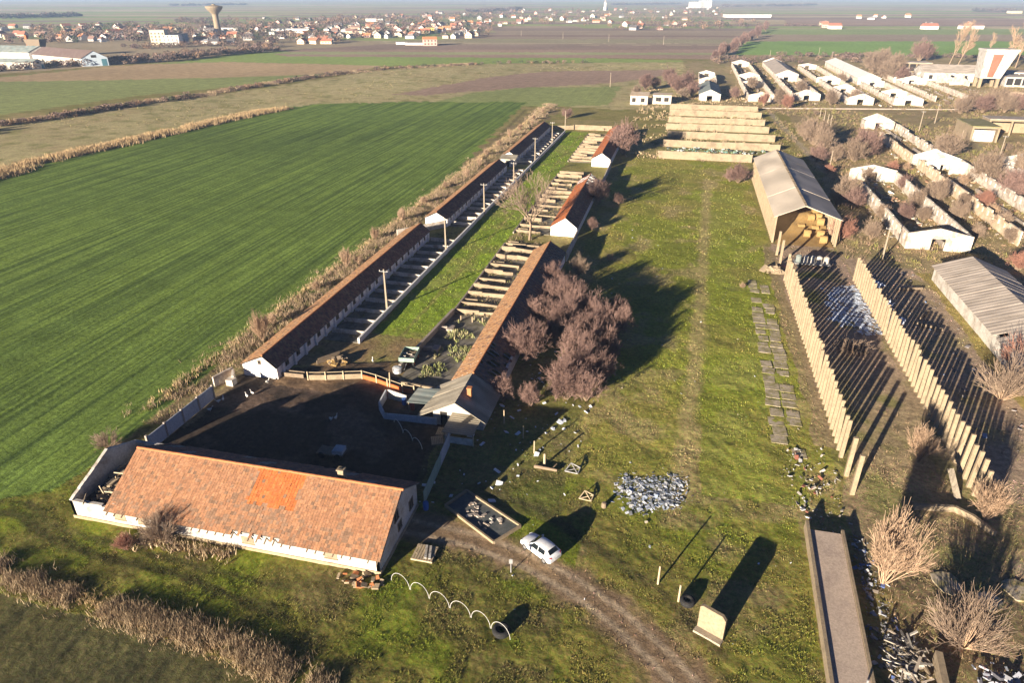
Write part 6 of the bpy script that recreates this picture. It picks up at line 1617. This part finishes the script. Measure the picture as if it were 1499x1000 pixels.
def block(name, label, u, v, w, d, h, wk, rk, rz=0, cat='building', win=True, rh=0):
    p = G(u, v); root = thing(name, label, cat, p); Mx = Matrix.Translation(p) @ Matrix.Rotation(YAW + rz, 4, 'Z')
    mb = MB(); mb.hull8([Mx @ Vector(q) for q in ((-w/2, 0, -.3), (w/2, 0, -.3), (w/2, d, -.3), (-w/2, d, -.3), (-w/2, 0, h), (w/2, 0, h), (w/2, d, h), (-w/2, d, h))]); mb.build('wall', WM[wk], root)
    mb = MB(); e = .4
    if rh: mb.hull8([Mx @ Vector(q) for q in ((-w/2-e, -e, h+.01), (w/2+e, -e, h+.01), (w/2+e, d+e, h+.01), (-w/2-e, d+e, h+.01), (-w/2-e, d/2-.1, h+rh), (w/2+e, d/2-.1, h+rh), (w/2+e, d/2+.1, h+rh), (-w/2-e, d/2+.1, h+rh))])
    else: mb.hull8([Mx @ Vector(q) for q in ((-w/2-e, -e, h+.01), (w/2+e, -e, h+.01), (w/2+e, d+e, h+.01), (-w/2-e, d+e, h+.01), (-w/2-e, -e, h+.4), (w/2+e, -e, h+.4), (w/2+e, d+e, h+.4), (-w/2-e, d+e, h+.4))])
    mb.build('roof', RM[rk], root)
    if win:
        fl = max(1, int(h / 3)); nb = max(2, int(w / 3.5))
        mb = MB()
        for f in range(fl):
            for i in range(nb):
                x = -w/2 + (i + .5) * w / nb; z = 1 + f * 3; mb.hull8([Mx @ Vector(q) for q in ((x-.7, -.06, z), (x+.7, -.06, z), (x+.7, -.003, z), (x-.7, -.003, z), (x-.7, -.06, z+1.4), (x+.7, -.06, z+1.4), (x+.7, -.003, z+1.4), (x-.7, -.003, z+1.4))])
        mb.build('windows', M['dark'], root)
block('apartment_block', 'tall cream apartment block on the village edge left of the water tower', 233, 65, 15, 12, 14, 'cream', 'grey', .1)
block('apartment_block', 'long low pale block beside the tall cream apartment block', 251, 65, 17, 12, 9, 'white', 'grey', .1)
block('blue_hall', 'dark blue grey hall right of the cream apartment block', 262, 63, 14, 12, 9, 'grey', 'dark', .1, win=False)
block('white_hall', 'long white hall in the village right of the water tower', 425, 47.5, 52, 14, 5, 'white', 'grey')
block('white_hall', 'long pale shed in the village beside the water tower', 338, 46, 26, 12, 5, 'white', 'grey')
block('white_hall', 'long white shed among the far left village houses', 548, 31, 34, 14, 5, 'white', 'grey')
block('greenhouse', 'long bright white greenhouse on the plain right of the village', 1096, 25, 105, 30, 6, 'white', 'grey', win=False)
block('apartment_block', 'left of two pale tower blocks on the right horizon', 1021, 11, 60, 30, 22, 'white', 'grey'); block('apartment_block', 'right of two pale tower blocks on the right horizon', 1033, 11, 45, 30, 26, 'white', 'grey')
block('brick_house', 'orange brick building standing in the ploughed strips before the village', 630, 66.5, 14, 9, 6, 'pink', 'orange', .2, rh=2.5)
block('white_hall', 'low white pipe shed left of the orange brick building', 607, 65.5, 20, 4, 2, 'white', 'grey', win=False); block('white_hall', 'short white pipe shed farthest left of the orange brick building', 588, 64.5, 12, 4, 2, 'white', 'grey', win=False)
block('yellow_house', 'bright yellow house in the front row of the village', 630, 48, 11, 9, 7, 'yellow', 'dark', .2)
block('farm_house', 'white farmhouse with a bright red roof on the green plain at right', 1224, 42, 17, 12, 4.5, 'white', 'red', 0, 'house', True, 4); block('farm_house', 'white farmhouse with a dark red roof right of the bright red one', 1363, 42.5, 22, 12, 4.5, 'white', 'red', 0, 'house', True, 4)
block('white_hall', 'long white farm building before the poplars on the plain', 1424, 42, 34, 12, 4.5, 'white', 'brown', 0, 'building', True, 3)
block('white_hall', 'long pale hall at the far right of the plain', 1488, 19, 32, 20, 6, 'cream', 'grey')
p = G(886, 14.5); root = thing('church', 'pale church with a slender steeple far off in the village', 'church', p)
m = MB(); m.box(p.x - 6, p.x + 6, p.y - 5, p.y + 22, -.3, 10); m.build('nave', WM['white'], root)
m = MB(); m.box(p.x - 3.5, p.x + 3.5, p.y - 11.9, p.y - 5.003, -.3, 24); m.build('tower', WM['white'], root)
m = MB(); m.hull8([(p.x - 3.8, p.y - 12.2, 24.003), (p.x + 3.8, p.y - 12.2, 24.003), (p.x + 3.8, p.y - 4.7, 24.003), (p.x - 3.8, p.y - 4.7, 24.003), (p.x - .2, p.y - 8.6, 38), (p.x + .2, p.y - 8.6, 38), (p.x + .2, p.y - 8.3, 38), (p.x - .2, p.y - 8.3, 38)]); m.build('spire', RM['grey'], root)

# white sheds on the left edge
def shed_at(label, p0, p1, back, he, ha, wall, roof, gablem=None, name='white_shed', door=True):
    """gable from p0 to p1 facing the camera, running back along 'back'"""
    p0, p1, back = Vector(p0), Vector(p1), Vector(back); root = thing(name, label, 'shed', p0); Z = Vector((0, 0, 1)); mid = (p0 + p1) / 2
    w = MB(); f = [p0, p1, p1 + Z * he, mid + Z * (ha - .2), p0 + Z * he]; w.prism(f, back.normalized() * .4); w.prism([q + back for q in f], -back.normalized() * .4); w.build('gable_wall', M[gablem or wall], root)
    a = back.normalized() * .4
    for q, s in ((p0, 1), (p1, -1)):
        w = MB(); i = (p1 - p0).normalized() * .4 * s; w.hull8([q + a, q + back - a, q + back - a + i, q + a + i, q + a + Z * he, q + back - a + Z * he, q + back - a + i + Z * he, q + a + i + Z * he]); w.build('side_wall', M[wall], root)
    r = MB(); o = (p1 - p0).normalized() * .6
    slab(r, p0 - o - a + Z * (he - .2), mid - a + Z * ha, mid + back + a + Z * ha, p0 - o + back + a + Z * (he - .2), .15); slab(r, p1 + o - a + Z * (he - .2), mid - a + Z * (ha - .003), mid + back + a + Z * (ha - .003), p1 + o + back + a + Z * (he - .2), .15); r.build('roof', M[roof], root)
    n = -back.normalized()
    for k, (f0, f1, z0, z1) in enumerate(((.38, .58, .55 * ha, .72 * ha), (.75, .95, 0, .45 * ha))):
        d = MB(); a0, a1 = p0.lerp(p1, f0), p0.lerp(p1, f1); d.hull8([a0 + n * .004, a1 + n * .004, a1 + n * .08, a0 + n * .08, a0 + n * .004 + Z * z1, a1 + n * .004 + Z * z1, a1 + n * .08 + Z * z1, a0 + n * .08 + Z * z1] if z0 == 0 else [q + Z * z0 for q in (a0 + n * .004, a1 + n * .004, a1 + n * .08, a0 + n * .08)] + [q + Z * z1 for q in (a0 + n * .004, a1 + n * .004, a1 + n * .08, a0 + n * .08)]); d.build('door' if z0 == 0 else 'window', M['dark' if z0 else 'blue_door'], root)
M['blue_door'] = worn('blue_green_door', (.06, .16, .2), (.1, .14, .15), .4, 1, 5); M['dark_roof'] = worn('dark_brown_roof', (.14, .1, .09), (.2, .15, .13), .5, .3, 3); M['pale_blue'] = worn('pale_blue_gable', (.42, .5, .58), (.34, .38, .42), .4, .4, 3)
shed_at('long white shed with a dark brown roof and pale blue gable on the left plain', G(122, 97), G(160, 95.5), G(50, 90) - G(122, 97), 5.5, 10.5, 'white', 'dark_roof', 'pale_blue')
shed_at('taller white shed with a blue grey roof, behind at the left edge', G(44, 86), G(80, 84.5), G(-60, 83) - G(44, 86), 5, 9.5, 'white', 'teal_roof')
shed_at('lower white shed with a blue grey roof, in front at the left edge', G(50, 101), G(66, 100), G(-60, 98.5) - G(50, 101), 4.5, 6.5, 'white', 'teal_roof')
p = G(57, 83); root = thing('rusty_hopper', 'rusty hopper on legs rising between the white sheds', 'hopper', p)
m = MB(); m.hull8([p + Vector(q) for q in ((-5, -3, 8), (7, -3, 8), (7, 3, 8), (-5, 3, 8), (-7, -4, 14), (9, -4, 14), (9, 4, 14), (-7, 4, 14))]); m.build('bin', M['wood'], root)
for x in (-4.5, 6): 
    for y in (-2.6, 2.6): m = MB(); m.tube(p + Vector((x, y, -.2)), p + Vector((x, y, 8)), .35, .35, 6); m.build('leg', M['rust_orange'], root)
m = MB(); m.box(p.x - 8.2, p.x - 6.4, p.y - 1, p.y + 1, 0, 17); m.build('lift_shaft', M['rust_orange'], root)

# ------------------------------------------------------------------ 11 air, light and camera
hz = MB(); hz.box(-12500, 12500, -60, 12500, -1.2, 62); hz = hz.build('haze', bpy.data.materials.new('haze_air'))
hm = hz.data.materials[0]; hm.use_nodes = True; nt = hm.node_tree; nt.nodes.clear()
o_ = nt.nodes.new('ShaderNodeOutputMaterial'); v_ = nt.nodes.new('ShaderNodeVolumePrincipled')
v_.inputs['Color'].default_value = (.5, .69, 1.0, 1); v_.inputs['Density'].default_value = HAZE; v_.inputs['Anisotropy'].default_value = 0.0
nt.links.new(v_.outputs[0], o_.inputs['Volume']); tag(hz, 'pale blue haze over the plain', 'haze', kind='stuff')

SUN_EL, SUN_AZ = R(10.8), R(24.8)       # shadows run 25 degrees right of the barn axis
L = Vector((math.sin(SUN_AZ) * math.cos(SUN_EL), math.cos(SUN_AZ) * math.cos(SUN_EL), -math.sin(SUN_EL)))
sd = bpy.data.lights.new('sun', 'SUN'); sd.energy = 5.0; sd.angle = R(.5); sd.color = (1.0, .86, .68)
so = bpy.data.objects.new('sun', sd); COL.objects.link(so); so.rotation_euler = L.to_track_quat('-Z', 'Y').to_euler(); so.location = (-200, -400, 200)
W = bpy.data.worlds.new('World'); scene.world = W; W.use_nodes = True
bg = W.node_tree.nodes['Background']; sk = W.node_tree.nodes.new('ShaderNodeTexSky'); sk.sky_type = 'NISHITA'; sk.sun_disc = False
sk.sun_elevation = SUN_EL; sk.sun_rotation = math.atan2(-L.x, -L.y); sk.air_density = .22; sk.dust_density = 0.0; sk.ozone_density = 4.0
W.node_tree.links.new(sk.outputs[0], bg.inputs[0]); bg.inputs[1].default_value = SKY
cam = bpy.data.cameras.new('camera'); cam.sensor_width = 36; cam.lens = 36 * FPX / 1499; cam.clip_end = 30000; cam.clip_start = .5
co_ = bpy.data.objects.new('camera', cam); COL.objects.link(co_); co_.location = (0, 0, CAM_H); co_.rotation_euler = (math.pi / 2 - PITCH, 0, YAW); scene.camera = co_
scene.render.resolution_x = 1024; scene.render.resolution_y = 684
scene.view_settings.view_transform = 'Standard'; scene.view_settings.look = 'None'; scene.view_settings.exposure = EXPO; scene.view_settings.gamma = 1.0
scene.render.engine = 'CYCLES'
